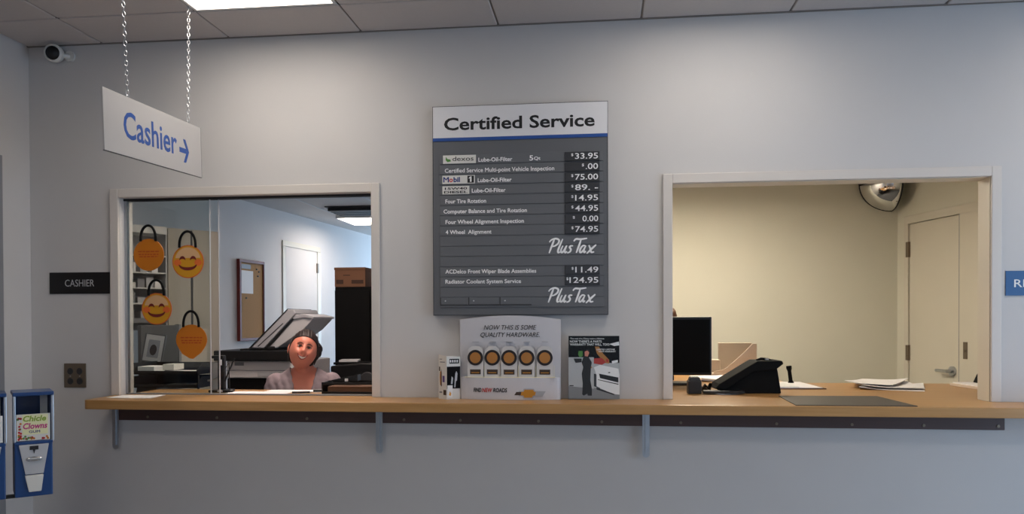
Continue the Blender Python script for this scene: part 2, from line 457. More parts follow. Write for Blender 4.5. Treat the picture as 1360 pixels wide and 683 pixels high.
# ---- room behind the right opening
YB = 6.406
struct(MB().box(-.1, 2.9, YB, YB+.1, 0, ZB+.1).build('wall_service_back', M['cream_wall'], origin=False))
def rx_(y): return 2.276 + (YB-y)*.2308
b = MB(); ya, yb_ = YW+TW, YB
b.add([(rx_(ya), ya, 0), (rx_(yb_), yb_, 0), (rx_(yb_)+.1, yb_, 0), (rx_(ya)+.1, ya, 0), (rx_(ya), ya, ZB+.1), (rx_(yb_), yb_, ZB+.1), (rx_(yb_)+.1, yb_, ZB+.1), (rx_(ya)+.1, ya, ZB+.1)],
      [(0,1,2,3),(4,7,6,5),(0,4,5,1),(1,5,6,2),(2,6,7,3),(3,7,4,0)])
struct(b.build('wall_service_right', M['cream_wall'], origin=False))
struct(MB().box(-.1, 3.1, YW+TW, YB+.1, ZB, ZB+.08).build('ceiling_service', M['soffit'], origin=False))
troffer((.66, 5.15, ZB-.045), 'warm ceiling panel light in the cream room behind the right opening', M['lens_warm'], None, None, .58, .045)
# door: local y runs along the wall away from the camera, local -x faces the room
ar = math.atan(.2308)
dr = sroot('door_3', (rx_(5.97), 5.97, 0), ar)
L0, L1 = -.30, .27
MB().box(-.03, 0, L1, L1+.05, 0, 2.12).box(-.03, 0, L0-.24, L0, 0, 2.12).box(-.03, 0, L0-.24, L1+.05, 2.12, 2.18).build('door_frame', M['cream_trim'], dr, bevel=.003)
MB().box(-.018, 0, L0+.004, L1-.004, .01, 2.116).build('door_leaf', M['cream_trim'], dr, bevel=.002)
MB().box(-.0306, -.016, L0-.002, L0+.003, .01, 2.12).build('door_gap', M['grey'], dr)
for z in (1.87, 1.095): MB().box(-.036, -.01, L1-.012, L1+.02, z, z+.115).build('hinge', M['bronze'], dr, bevel=.003)
MB().cyl((-.018, L0+.075, 1.045), (-.032, L0+.075, 1.045), .034, seg=24).cyl((-.03, L0+.075, 1.045), (-.07, L0+.075, 1.045), .013).cyl((-.068, L0+.065, 1.045), (-.066, L0+.19, 1.045), .012, .010).build('door_handle', M['steel'], dr, smooth=True)
MB().box(-.034, -.02, L0-.085, L0-.045, 1.135, 1.25).cyl((-.034, L0-.065, 1.19), (-.040, L0-.065, 1.19), .008).build('strike_plate', M['bronze'], dr, bevel=.002)

# ---- window casings
def casing(name, o, zb=1.07, w=.040):
    r = sroot(name); y = YW-.014
    MB().box(o[0]-w, o[0], y, YW, zb, o[3]+w).build('casing_left', M['trim'], r, bevel=.003)
    MB().box(o[1], o[1]+w-.002, y, YW, zb, o[3]+w).build('casing_right', M['trim'], r, bevel=.003)
    MB().box(o[0], o[1], y, YW, o[3], o[3]+w).build('casing_head', M['trim'], r, bevel=.003)
    return r
casing('trim_1', O1); r2 = casing('trim_2', O2)
MB().box(O2[1]-.002, O2[1]+.002, YW, YW+TW, 1.07, O2[3]).box(O2[0], O2[1], YW+.001, YW+TW, O2[3]-.002, O2[3]+.002).build('jamb_lining', M['cream_trim'], r2)
# sliding glass in the left opening
w1 = sroot('window_1')
MB().box(O1[0], O1[1], YW+.030, YW+.062, O1[3]-.010, O1[3]).build('top_track', M['soft_black'], w1)
MB().box(O1[0], O1[0]+.012, YW+.036, YW+.056, 1.075, O1[3]-.01).build('side_channel', M['steel'], w1)
MB().box(O1[0]+.004, O1[1]-.002, YW+.034, YW+.058, 1.0705, 1.076).build('bottom_track', M['grey'], w1)
MB().box(O1[0]+.012, -1.782, YW+.038, YW+.043, 1.076, O1[3]-.01).build('glass_pane', M['glass'], w1)
MB().box(O1[0]+.012, -1.745, YW+.049, YW+.054, 1.076, O1[3]-.01).build('glass_pane', M['glass'], w1)
MB().box(-1.7835, -1.7805, YW+.037, YW+.044, 1.076, O1[3]-.01).build('pane_edge', M['light_grey'], w1)
MB().box(-1.7465, -1.7435, YW+.048, YW+.055, 1.076, O1[3]-.01).build('pane_edge', M['light_grey'], w1)

# ================================================================ COUNTER
ct = thing('counter', 'long maple countertop running under both openings across the wall', 'counter', (0, 3.165, 1.03))
o = MB()
Z0, Z1 = 0, .04
Y_ = lambda y: y-3.165
rnd = [(-2.225+.022*(1-math.cos(a)), .022*(1-math.sin(a))) for a in [PI*i/12 for i in range(7)]]
poly = rnd + [(2.35, 0), (2.35, Y_(YW)-.001), (O2[1]-.002, Y_(YW)-.001), (O2[1]-.002, Y_(YW+TW)+.002), (1.95, Y_(YW+TW)+.002), (1.95, Y_(4.33)), (.98, Y_(4.33)), (.98, Y_(5.12)), (-.09, Y_(5.12)),
        (-.09, Y_(YW+TW)+.002), (O2[0]+.002, Y_(YW+TW)+.002), (O2[0]+.002, Y_(YW)-.001), (O1[1]-.002, Y_(YW)-.001), (O1[1]-.002, Y_(3.72)), (O1[0]+.002, Y_(3.72)), (O1[0]+.002, Y_(YW)-.001), (-2.225, Y_(YW)-.001)]
o.prism(poly, Z0, Z1, 'z'); o.build('worktop', M['maple'], ct, bevel=.003)
MB().box(-2.222, 1.610, YW-.028-3.165, YW-.0005-3.165, -.072, -.001).build('wall_cleat', M['apron'], ct, bevel=.002).__setitem__('label', 'dark brown wall cleat under the top')
for x in (-2.05, -1.72, -1.30, -.86, -.61, -.27, .0, .33, .72, 1.02, 1.30, 1.585):
    MB().cyl((x, YW-.028-3.165, -.056), (x, YW-.031-3.165, -.056), .006, seg=12).build('screw_head', M['bronze'], ct, smooth=True)
for x in (-2.206, -.971, .185):
    br = MB(); yw = YW-.028-3.165; z0 = -.205 
    br.box(x-.015, x+.015, yw-.003, yw, z0+.012, -.001)
    br.prism([(x-.015, z0+.012), (x-.011, z0+.004), (x, z0), (x+.011, z0+.004), (x+.015, z0+.012)], yw-.003, yw, 'y')
    br.box(x-.004, x+.004, yw-.009, yw-.003, z0+.02, -.006)
    br.box(x-.015, x+.015, .035, yw, -.0035, -.0005)
    br.build('bracket', M['zinc'], ct)
CT = 1.0702

# ================================================================ WALL SIGNS
# menu board
bd = thing('price_board', 'large grey service price board with white header and price slots', 'sign', (-.349, YW-.004, 1.431))
W2 = .3755
MB().box(-W2, W2, -.026, 0, 0, .753).build('back_panel', M['board_grey'], bd, bevel=.002)
MB().box(-W2, W2, -.028, 0, .765, .901).build('header_panel', M['board_white'], bd, bevel=.0015)
MB().box(-W2, W2, -.029, 0, .752, .766).build('stripe', M['board_blue'], bd)
MB().box(-W2-.002, -W2, -.027, 0, 0, .901).box(W2, W2+.002, -.027, 0, 0, .901).box(-W2-.002, W2+.002, -.027, 0, .901, .903).box(-W2-.002, W2+.002, -.027, 0, -.002, 0).build('edge_trim', M['sign_edge'], bd)
X = lambda x: x+.349
Zb = lambda z: z-1.431
text(bd, 'lettering', 'Certified Service', X(-.675), X(-.027), Zb(2.229), .054, -.028, M['ink'], bold=.022)
pit = .0442
for i in range(15):
    zt = Zb(2.1245) - pit*i
    if zt-pit < .025: break
    MB().box(X(-.695), X(.010), -.0295, -.0255, zt-pit+.0025, zt).build('slat', M['board_slat'], bd, bevel=.0008, seg=1)
def pricebox(zc, s, dollar_x=None):
    p = MB(); a, c = X(-.1545), X(-.0075)
    p.box(a, c, -.0335, -.0295, zc-.019, zc+.019)
    q = p.build('price_holder', M['price_black'], bd, bevel=.001, seg=1)
    t = MB(); 
    text_mb(t, s[1], s[2], c-.006, zc-.0115, .024, -.0335, bold=.008)
    text_mb(t, '$', s[2]-.016 if s[0] is None else s[0], (s[2]-.016 if s[0] is None else s[0])+.009, zc+.001, .011, -.0335, bold=.01)
    t.build('digits', M['letter_white'], q)
    MB().box(a-.001, c+.001, -.0345, -.0335, zc-.0205, zc-.0185).build('holder_lip', M['ink'], q)
P8 = [('33.95', .097), ('.00', .052), ('75.00', .097), ('89. -', .097), ('14.95', .097), ('44.95', .097), ('0.00', .066), ('74.95', .097)]
c_ = X(-.0075)-.006
for i, (s, wd) in enumerate(P8):
    pricebox(Zb(2.1025)-pit*i, (c_-.135+.028 if i == 6 else None, s, c_-wd))
pricebox(Zb(1.621), (None, '11.49', c_-.097)); pricebox(Zb(1.577), (c_-.135, '124.95', c_-.122))
lw_ = M['letter_white']
def row(s, x0, x1, z, cap=.0172, bold=.016): text(bd, 'lettering', s, X(x0), X(x1), Zb(z), cap, -.0295, lw_, bold=bold)
def pxx(p): return -.672 + (p-591)*(.473/145)
row('Lube-Oil-Filter', pxx(636), pxx(681), 2.0905); row('5', pxx(703.5), pxx(708.5), 2.090, .022); row('Qt', pxx(709.5), pxx(718), 2.092, .014)
row('Certified Service Multi-point Vehicle Inspection', pxx(591), pxx(736), 2.0465)
row('Lube-Oil-Filter', pxx(635), pxx(680), 2.0025); row('Lube-Oil-Filter', pxx(627), pxx(672), 1.9585)
row('Four Tire Rotation', pxx(591.5), pxx(646), 1.914)
row('Computer Balance and Tire Rotation', pxx(589), pxx(700), 1.8705)
row('Four Wheel Alignment Inspection', pxx(591.5), pxx(696), 1.825)
row('4 Wheel  Alignment', pxx(591.5), pxx(653), 1.781)
row('ACDelco Front Wiper Blade Assemblies', pxx(591), pxx(712), 1.6105)
row('Radiator Coolant System Service', pxx(591), pxx(692), 1.567)
# logo tags
def tagplate(x0, x1, z0, z1): return MB().box(X(x0), X(x1), -.0315, -.0295, Zb(z0), Zb(z1)).build('logo_tag', M['offwhite'], bd, bevel=.0006, seg=1)
q = tagplate(-.680, -.536, 2.085, 2.121); text(q, 'lettering', 'dexos', X(-.638), X(-.546), Zb(2.096), .019, -.0315, M['ink'], bold=.004)
MB().prism([(X(-.667), Zb(2.115)), (X(-.660), Zb(2.105)), (X(-.648), Zb(2.103)), (X(-.645), Zb(2.095)), (X(-.660), Zb(2.092)), (X(-.668), Zb(2.100))], -.0322, -.0315).build('green_swoosh', M['green'], q)
q = tagplate(-.683, -.541, 1.998, 2.034)
text(q, 'lettering', 'M', X(-.678), X(-.655), Zb(2.005), .022, -.0315, M['navy_text'], bold=.03)
text(q, 'lettering', 'o', X(-.653), X(-.637), Zb(2.005), .022, -.0315, M['red'], bold=.03)
text(q, 'lettering', 'bil', X(-.634), X(-.606), Zb(2.005), .022, -.0315, M['navy_text'], bold=.03)
MB().box(X(-.573), X(-.545), -.0321, -.0315, Zb(2.001), Zb(2.031)).build('black_square', M['ink'], q)
MB().prism([(X(-.562), Zb(2.005)), (X(-.555), Zb(2.005)), (X(-.555), Zb(2.028)), (X(-.560), Zb(2.028)), (X(-.567), Zb(2.022)), (X(-.567), Zb(2.018)), (X(-.562), Zb(2.021))], -.0326, -.0321).build('lettering', M['white'], q)
q = tagplate(-.683, -.565, 1.953, 1.988)
text(q, 'lettering', '15W40', X(-.672), X(-.575), Zb(1.9725), .010, -.0315, M['ink'], bold=.02)
text(q, 'lettering', 'DIESEL', X(-.676), X(-.572), Zb(1.957), .010, -.0315, M['ink'], bold=.02)
# brush script "Plus Tax"
STR = [[(0.20,1.0),(.12,.6),(0.0,0.0)], [(-.06,.78),(.05,.95),(.28,1.03),(.46,.92),(.44,.70),(.28,.52),(.12,.47)],
       [(.66,1.0),(.56,.6),(.48,.22),(.50,.04),(.60,.08)], [(.72,.52),(.64,.22),(.68,.05),(.78,.12),(.90,.5)], [(.93,.54),(.85,.2),(.89,.03),(.98,.12)],
       [(1.28,.50),(1.16,.50),(1.10,.40),(1.18,.25),(1.14,.08),(1.0,.0)],
       [(1.28,.82),(1.40,.98),(1.65,.96),(2.0,1.02)], [(1.68,.96),(1.60,.5),(1.50,0.0)],
       [(1.96,.50),(1.82,.50),(1.70,.28),(1.70,.06),(1.80,.06),(1.94,.36)], [(1.98,.5),(1.90,.2),(1.94,.03),(2.02,.12)],
       [(2.14,.54),(2.24,.3),(2.32,.04),(2.48,.06)], [(2.54,.56),(2.34,.3),(2.08,-.06)]]
def smooth(p, n=6):
    out = []
    for i in range(len(p)-1):
        a = p[max(i-1, 0)]; b_ = p[i]; c = p[i+1]; d_ = p[min(i+2, len(p)-1)]
        for k in range(n):
            t = k/n
            out.append(tuple(.5*((2*b_[j]) + (-a[j]+c[j])*t + (2*a[j]-5*b_[j]+4*c[j]-d_[j])*t*t + (-a[j]+3*b_[j]-3*c[j]+d_[j])*t**3) for j in (0, 1)))
    out.append(p[-1]); return out
def plus_tax(x0, z0, sx, sz):
    mb = MB()
    for q_, st in enumerate(STR): mb.ribbon([(x0+(x+z*.10)*sx, z0+z*sz) for x, z in smooth(st)], .0084, -.0302-.00015*q_, -.0296)
    mb.build('script_lettering', lw_, bd)
plus_tax(X(-.222), Zb(1.693), .0770, .060); plus_tax(X(-.226), Zb(1.483), .0770, .060)
for x0, x1 in ((-.692, -.575), (-.568, -.438), (-.432, -.300)):
    q = MB().box(X(x0), X(x1), -.0305, -.0265, Zb(1.476), Zb(1.507)).build('card_pocket', M['board_slat'], bd, bevel=.0015)
    MB().cyl((X(x0)+.02, -.0325, Zb(1.492)), (X(x0)+.02, -.0305, Zb(1.492)), .003, seg=10).build('rivet', M['light_grey'], q)
    MB().box(X(x0)-.002, X(x1)+.002, -.0315, -.0265, Zb(1.472), Zb(1.476)).box(X(x0)-.003, X(x0), -.0315, -.0265, Zb(1.472), Zb(1.507)).build('pocket_edge', M['dark_grey'], q)

# CASHIER plate, RE plate
t = thing('name_plate', 'black wall plate with thin white CASHIER lettering', 'sign', (-2.394, YW, 1.537))
MB().box(-.150, .148, -.004, 0, 0, .099).build('plate', M['ink'], t, bevel=.001)
text(t, 'lettering', 'CASHIER', -.072, .072, .034, .031, -.004, M['light_grey'], bold=-.005)
t = thing('name_plate', 'blue wall plate with white letters RE at the right edge', 'sign', (1.85, YW, 1.500))
MB().box(-.227, .227, -.004, 0, 0, .100).build('plate', M['navy'], t, bevel=.001)
text(t, 'lettering', 'RE', -.195, -.138, .034, .031, -.004, M['white'], bold=.004)
# outlet plate
t = thing('outlet_plate', 'bronze two-gang wall outlet plate left of the counter end', 'outlet', (-2.421, YW, 1.103))
MB().box(-.054, .054, -.005, 0, 0, .112).build('cover_plate', M['bronze'], t, bevel=.002)
for x in (-.022, .024):
    for z in (.030, .076):
        q = MB().prism(disc(x, z, .014, .015, 14), -.0075, -.005).build('socket', M['dark_grey'], t)
        MB().box(x-.006, x-.004, -.0082, -.0075, z-.001, z+.006).box(x+.004, x+.006, -.0082, -.0075, z-.001, z+.006).build('slot', M['ink'], q)
    MB().cyl((x, -.005, .053), (x, -.0065, .053), .003, seg=8).build('screw_head', M['steel'], t)

# security camera
t = thing('security_camera', 'small white dome security camera in the upper left corner', 'camera', (-2.44, YW, 2.63))
MB().cyl((.010, 0, .0), (.010, -.012, .0), .024, seg=24).build('mount', M['offwhite'], t, smooth=True)
MB().tube([(.010, -.01, 0), (-.005, -.03, -.004), (-.02, -.05, 0)], .011).build('arm', M['offwhite'], t, smooth=True)
dd = Vector((.25, -1, -.15)).normalized(); c0 = Vector((-.037, -.045, .002))
mt_ = Matrix.Translation(c0) @ dd.to_track_quat('Z', 'Y').to_matrix().to_4x4()
MB().lathe([(.012, -.035), (.034, -.025), (.040, .0), (.040, .018), (.032, .026), (.031, .018), (.001, .018)], 28, mt_).build('housing', M['offwhite'], t, smooth=True)
MB().lathe([(.031, .014), (.030, .022), (.020, .028), (.001, .030)], 24, mt_).build('lens_window', M['black'], t, smooth=True)

# hanging cashier sign
sx0, sy0, sx1, sy1 = -1.581, 2.365, -1.624, 3.065
ag = math.atan2(sy1-sy0, sx1-sx0); SL = math.hypot(sx1-sx0, sy1-sy0)
hs = thing('hanging_sign', 'white sign reading Cashier with arrow, hung on two chains', 'sign', (sx0, sy0, 1.958), ag, ry=-R(3.0))
MB().box(0, SL, -.003, .003, 0, .200).build('panel', M['sign_white'], hs, bevel=.0008, seg=1)
MB().box(0, SL, -.0032, .0032, -.0015, .0005).box(SL-.0005, SL+.001, -.0032, .0032, 0, .2).build('panel_edge', M['sign_edge'], hs)
text(hs, 'lettering', 'Cashier', .118, .492, .060, .090, -.003, M['sign_blue'], bold=.012)
MB().box(.512, .570, -.0036, -.003, .075, .094).prism([(.545,.040),(.564,.040),(.592,.0845),(.564,.129),(.545,.129),(.573,.0845)], -.0036, -.003).build('arrow', M['sign_blue'], hs)
lk = MB(); pts = []
for i in range(12):
    a = 2*PI*i/12; pts.append((.0048*math.cos(a), 0, .0095*math.sin(a) + (.0 if True else 0)))
lk.tube(pts, .0014, 6, closed=True)
def chain(ax, top_local):
    base = Vector((ax, 0, .188)); top = Vector(top_local)
    ch = MB(); hk = [(0, 0, -.006), (.006, 0, 0), (.009, 0, .010), (.004, 0, .020), (-.006, 0, .018), (-.008, 0, .008)]
    c = MB().tube([base + Vector(p) for p in hk], .0015, 6).build('chain', M['steel'], hs, smooth=True)
    d_ = top - (base + Vector((0, 0, .02))); n = int(d_.length/.0165); q = d_.to_track_quat('Z', 'Y')
    global LM
    for i in range(n):
        o_ = bpy.data.objects.new('link', LM); C.objects.link(o_); o_.parent = c
        o_.location = base + Vector((0, 0, .02)) + d_*((i+.5)/n)
        o_.rotation_euler = (q @ Euler((0, 0, PI/2*(i % 2) + .2*random.random())).to_quaternion()).to_euler()
    MB().box(top.x-.01, top.x+.01, -.01+top.y, .01+top.y, top.z-.004, top.z+.004).build('ceiling_clip', M['steel'], c, bevel=.002)
tmp = lk.build('link', M['steel'], smooth=True, origin=False); LM = tmp.data; bpy.data.objects.remove(tmp)
inv = (Matrix.Translation((sx0, sy0, 1.958)) @ Euler((0, -R(3.0), ag)).to_matrix().to_4x4()).inverted()
chain(.155, inv @ Vector((-1.612, 2.51, ZC+.004))); chain(.600, inv @ Vector((-1.668, 3.055, ZC+.004)))

# ================================================================ COUNTER DISPLAYS
# cardboard display of five cards
ds = thing('counter_display', 'grey cardboard display of five medallion cards beneath the price board', 'display stand', (-.390, 3.345, CT))
bk = MB(); n = 24; zt = lambda u: .340 + .018*(1-u*u)
vs = []
for i in range(n+1):
    u = -1+2*i/n; x = .217*u; y = .036*(1-u*u)*-.3+.012
    vs += [(x, y, 0), (x, y, zt(u)), (x, y+.003, 0), (x, y+.003, zt(u))]
fs = []
for i in range(n):
    a = 4*i; c = a+4; fs += [(a, c, c+1, a+1), (a+2, a+3, c+3, c+2), (a+1, c+1, c+3, a+3), (a, a+2, c+2, c)]
fs += [(0, 1, 3, 2), (4*n, 4*n+2, 4*n+3, 4*n+1)]
bk.add(vs, fs); bk.build('backboard', M['display'], ds)
tier = [(.213, .010)] + [(.213*math.cos(a), -.004-.030*math.sin(a)) for a in [PI*i/20 for i in range(21)]] + [(-.213, .010)]
MB().prism(tier, 0, .094, 'z').build('base_tier', M['display'], ds, bevel=.0015)
text(ds, 'lettering', 'NOW THIS IS SOME', -.112, .114, .297, .0195, .0005, M['ink'], shear=.25)
text(ds, 'lettering', 'QUALITY HARDWARE.', -.126, .128, .266, .0195, .0005, M['ink'], shear=.25)
xs = [-.146, -.073, 0, .074, .151]
for i, x in enumerate(xs):
    yo = -.016 - .003*(i % 2 == 0) - .008*(1-abs(x)/.15)
    q = MB().prism([(x-.0345, .095), (x+.0345, .095), (x+.0345, .140), (x+.0345, .19), (x+.03, .215), (x+.016, .227), (x-.016, .227), (x-.03, .215), (x-.0345, .19), (x-.0345, .140)], yo, yo+.002).build('card', M['card'], ds)
    MB().prism(disc(x, .178, .0335, None, 32), yo-.002, yo).build('medallion_ring', M['medal_ring'], q)
    MB().prism(disc(x, .178, .0232, None, 32), yo-.0035, yo-.002).build('medallion', M['medal'], q)
    MB().box(x-.023, x+.023, yo-.0015, yo, .107, .128).build('card_label', M['label_brown'], q)
    MB().box(x-.017, x+.017, yo-.002, yo-.0015, .113, .116).build('label_print', M['gold'], q)
    MB().box(x-.045, x+.045, yo-.006, yo+.004, .094, .0965).build('card_foot', M['card_edge'], q)
    MB().box(x+.0385, x+.040, yo-.001, yo+.003, .096, .145).build('card_side', M['card_edge'], q)
    MB().box(x-.013, x+.013, yo-.001, .001, .2445, .2458).build('tiny_caption', M['grey'], ds)
def tier_y(x): return -.004-.030*math.sqrt(max(0, 1-(x/.213)**2))
def wrapprint(name, segs, z, cap, material, bold=.025):
    mb = MB(); 
    for s, x0, x1 in segs: text_mb(mb, s, x0, x1, z, cap, 0, bold=bold, shear=.15)
    mb.v = [(x, y + tier_y(x) - .0008, zz) for x, y, zz in mb.v]
    mb.build(name, material, ds)
wrapprint('lettering', [('FIND', -.153, -.119)], .032, .018, M['ink'])
wrapprint('lettering', [('ROADS', -.068, -.008)], .032, .018, M['ink'])
wrapprint('lettering', [('NEW', -.116, -.071)], .032, .018, M['print_red'])
bt = MB(); 
for sgn, pl in ((0, [(.012, .014), (.052, .014), (.056, .004), (.100, .004), (.106, .014), (.142, .014), (.156, .038), (.109, .038), (.105, .048), (.061, .048), (.057, .038), (.026, .038)]),):
    pass
def bow(pl, y, mt2, nm):
    mb = MB(); mb.prism(pl, -.0008-y, -.0002-y); mb.v = [(x, yy + tier_y(.084)-.001, z) for x, yy, z in mb.v]; return mb.build(nm, mt2, ds)
bow([(.012, .016), (.056, .016), (.061, .006), (.100, .006), (.107, .016), (.142, .016), (.156, .038), (.110, .038), (.105, .048), (.063, .048), (.058, .038), (.026, .038)], 0, M['copier_grey'], 'emblem')
bow([(.060, .019), (.065, .010), (.097, .010), (.102, .019), (.110, .019), (.114, .035), (.107, .035), (.102, .044), (.066, .044), (.061, .035), (.053, .035), (.049, .019)], .0006, M['gold'], 'emblem_centre')
bow([(.022, .020), (.049, .020), (.053, .034), (.031, .034)], .0006, M['label_brown'], 'emblem_wing')

# printed carton
px0 = (-.700, 3.345); pxm = (-.657, 3.306); px1 = (-.604, 3.342)
pb = thing('leaflet_box', 'small white printed leaflet carton left of the grey display', 'box', (pxm[0], pxm[1], CT))
A = Vector((px0[0]-pxm[0], px0[1]-pxm[1])); B = Vector((px1[0]-pxm[0], px1[1]-pxm[1]))
cb = MB(); z1 = .182
cb.prism([(0, 0), tuple(B), tuple(A+B), tuple(A)], 0, z1, 'z')
cb.add([(0, 0, z1), (A.x, A.y, z1), (A.x, A.y, z1+.010), (0, 0, z1+.002)], [(0,1,2,3)])
cb.build('carton', M['offwhite'], pb)
def facemat(d_):   # maps local (u along edge, -outward, z) on the carton's face
    L = d_.length; ux = d_/L; 
    nrm = Vector((ux.y, -ux.x)) if True else None
    return L, ux
def onface(polys, d_, outward, mname, material, lift):
    ux = d_.normalized(); mb = MB()
    for pl in polys:
        n_ = len(pl)
        v0 = [(ux.x*u*d_.length + outward.x*lift, ux.y*u*d_.length + outward.y*lift, v*z1) for u, v in pl]
        v1 = [(ux.x*u*d_.length + outward.x*.0002, ux.y*u*d_.length + outward.y*.0002, v*z1) for u, v in pl]
        mb.add(v0+v1, [tuple(range(n_))] + [(i, (i+1) % n_, n_+(i+1) % n_, n_+i) for i in range(n_)])
    return mb.build(mname, material, pb)
oR = Vector((B.y, -B.x)).normalized(); oL = Vector((-A.y, A.x)).normalized()
if oL.y > 0: oL = -oL
if oR.y > 0: oR = -oR
rc = lambda a, b_, c, d_: [(a, b_), (c, b_), (c, d_), (a, d_)]
onface([rc(.02, .25, .98, .77)], B, oR, 'dark_print', M['matte_black'], .0006)
onface([rc(.20, .84, .90, .95)], B, oR, 'header_print', M['matte_black'], .0006)
onface([rc(.24+.16*i, .865, .33+.16*i, .925) for i in range(4)], B, oR, 'header_letters', M['white'], .0010)['kind'] = 'stuff'
onface([[(.55,.28),(.62,.28),(.66,.42),(.74,.44),(.78,.60),(.70,.66),(.62,.60),(.58,.46)], [(.30,.36),(.42,.36),(.46,.50),(.36,.54)]], B, oR, 'figure_print', M['light_grey'], .0010)
onface([rc(.05, .04, .42, .33)], B, oR, 'paper_print', M['white'], .0010)
onface([[(.15,.10),(.28,.08),(.32,.14),(.22,.19)]], B, oR, 'badge_print', M['gold'], .0014)
onface([[(.62,.34),(.80,.32),(.84,.52),(.80,.64),(.70,.66),(.60,.52)]], A, oL, 'figure_print', M['medal'], .0006)
onface([[(.60,.30),(.70,.30),(.70,.55),(.66,.72),(.60,.62)], [(.80,.66),(.92,.66),(.92,.76),(.80,.76)], rc(.05,.10,.40,.22)], A, oL, 'dark_print', M['label_brown'], .0008)
onface([rc(.25, .40, .50, .55)], A, oL, 'violet_print', M['purple'], .0008)
onface([rc(.2, .86, .8, .885), rc(.55, .93, .85, .95), rc(.55, .14, .88, .18)], A, oL, 'small_print', M['grey'], .0008)['kind'] = 'stuff'

# poster in an acrylic stand
ps = thing('poster_stand', 'black and white mechanic poster in clear stand right of the display', 'poster', (-.033, 3.345, CT), 0, rx=R(-3))
MB().box(-.107, .107, -.001, .001, .004, .270).build('poster_sheet', M['light_grey'], ps)
MB().box(-.109, .109, -.004, -.002, 0, .272).build('acrylic_front', M['clear'], ps)
MB().box(-.109, .109, -.004, .045, -.001, .001).build('acrylic_foot', M['clear'], ps)
def art(nm, polys, material, lift):
    mb = MB()
    for pl in polys: mb.prism([(-.107+.214*u, .004+.266*(1-v)) for u, v in pl], -.001-lift, -.001-lift+.00015)
    mb.build(nm, material, ps)
art('print_black', [[(0,0),(1,0),(1,.43),(.5,.43),(.5,.34),(0,.34)]], M['matte_black'], .0002)
art('print_ground', [[(0,.80),(.5,.84),(.5,1),(0,1)], [(.5,.82),(1,.92),(1,1),(.5,1)]], M['grey'], .0002)
art('print_shade', [[(.5,.60),(.62,.62),(.62,.84),(.5,.80)]], M['dark_grey'], .0003)
art('print_car', [[(.5,.50),(.62,.46),(.98,.52),(1,.62),(1,.93),(.86,.92),(.55,.80),(.55,.62)], [(.80,.13),(.99,.09),(1,.15),(.9,.16)], [(.85,.40),(.97,.38),(.97,.42),(.86,.44)]], M['paper'], .0004)
art('print_grille', [[(.60,.60),(.98,.66),(.98,.74),(.62,.67)], [(.78,.575),(.82,.575),(.82,.59),(.78,.59)], [(.58,.69),(.98,.76),(.98,.775),(.58,.70)], [(.55,.82),(.9,.92),(.9,.94),(.55,.85)]], M['ink'], .0006)
art('print_arms', [[(.52,.17),(.60,.17),(.68,.28),(.80,.38),(.80,.44),(.70,.43),(.52,.44),(.52,.40),(.66,.38),(.56,.28)], [(.26,.45),(.30,.44),(.42,.47),(.47,.50),(.44,.52),(.30,.48)]], M['medal'], .0006)
art('print_skin', [[(.32,.25),(.38,.23),(.41,.27),(.38,.33),(.32,.32)]], M['skin'], .0006)
art('print_sleeve', [[(.50,.36),(.66,.35),(.74,.42),(.66,.46),(.50,.44)], [(.74,.36),(.79,.38),(.78,.42),(.74,.41)]], M['print_red'], .0007)
art('print_man', [[(.26,.42),(.30,.32),(.40,.34),(.46,.42),(.44,.52),(.43,.70),(.46,.84),(.46,.95),(.38,.95),(.37,.92),(.30,.95),(.27,.93),(.28,.75),(.26,.60),(.29,.50)], [(.10,.36),(.26,.36),(.26,.42),(.14,.43)], [(.33,.21),(.41,.22),(.42,.27),(.38,.24)]], M['ink'], .0007)
art('print_headlight', [[(.20,.24),(.28,.24),(.28,.32),(.22,.34),(.19,.30)]], M['green'], .0005)
art('print_floorline', [[(.02,.785),(.10,.785),(.10,.80),(.02,.80)]], M['ink'], .0005)
text(ps, 'lettering', "The rest of a Chevy owns a lifetime.", -.100, .045, .2555, .0065, -.0013, M['letter_white'])
text(ps, 'lettering', "NOW THERE'S A PARTS", -.101, .033, .2415, .0095, -.0013, M['letter_white'], bold=.014)
text(ps, 'lettering', "WARRANTY THAT WILL, TOO.", -.101, .067, .2290, .0095, -.0013, M['letter_white'], bold=.014)
text(ps, 'lettering', "LIMITED LIFETIME", .012, .088, .2095, .006, -.0013, M['letter_white'], bold=.02)
text(ps, 'lettering', "PARTS WARRANTY", .020, .092, .2010, .006, -.0013, M['letter_white'], bold=.02)

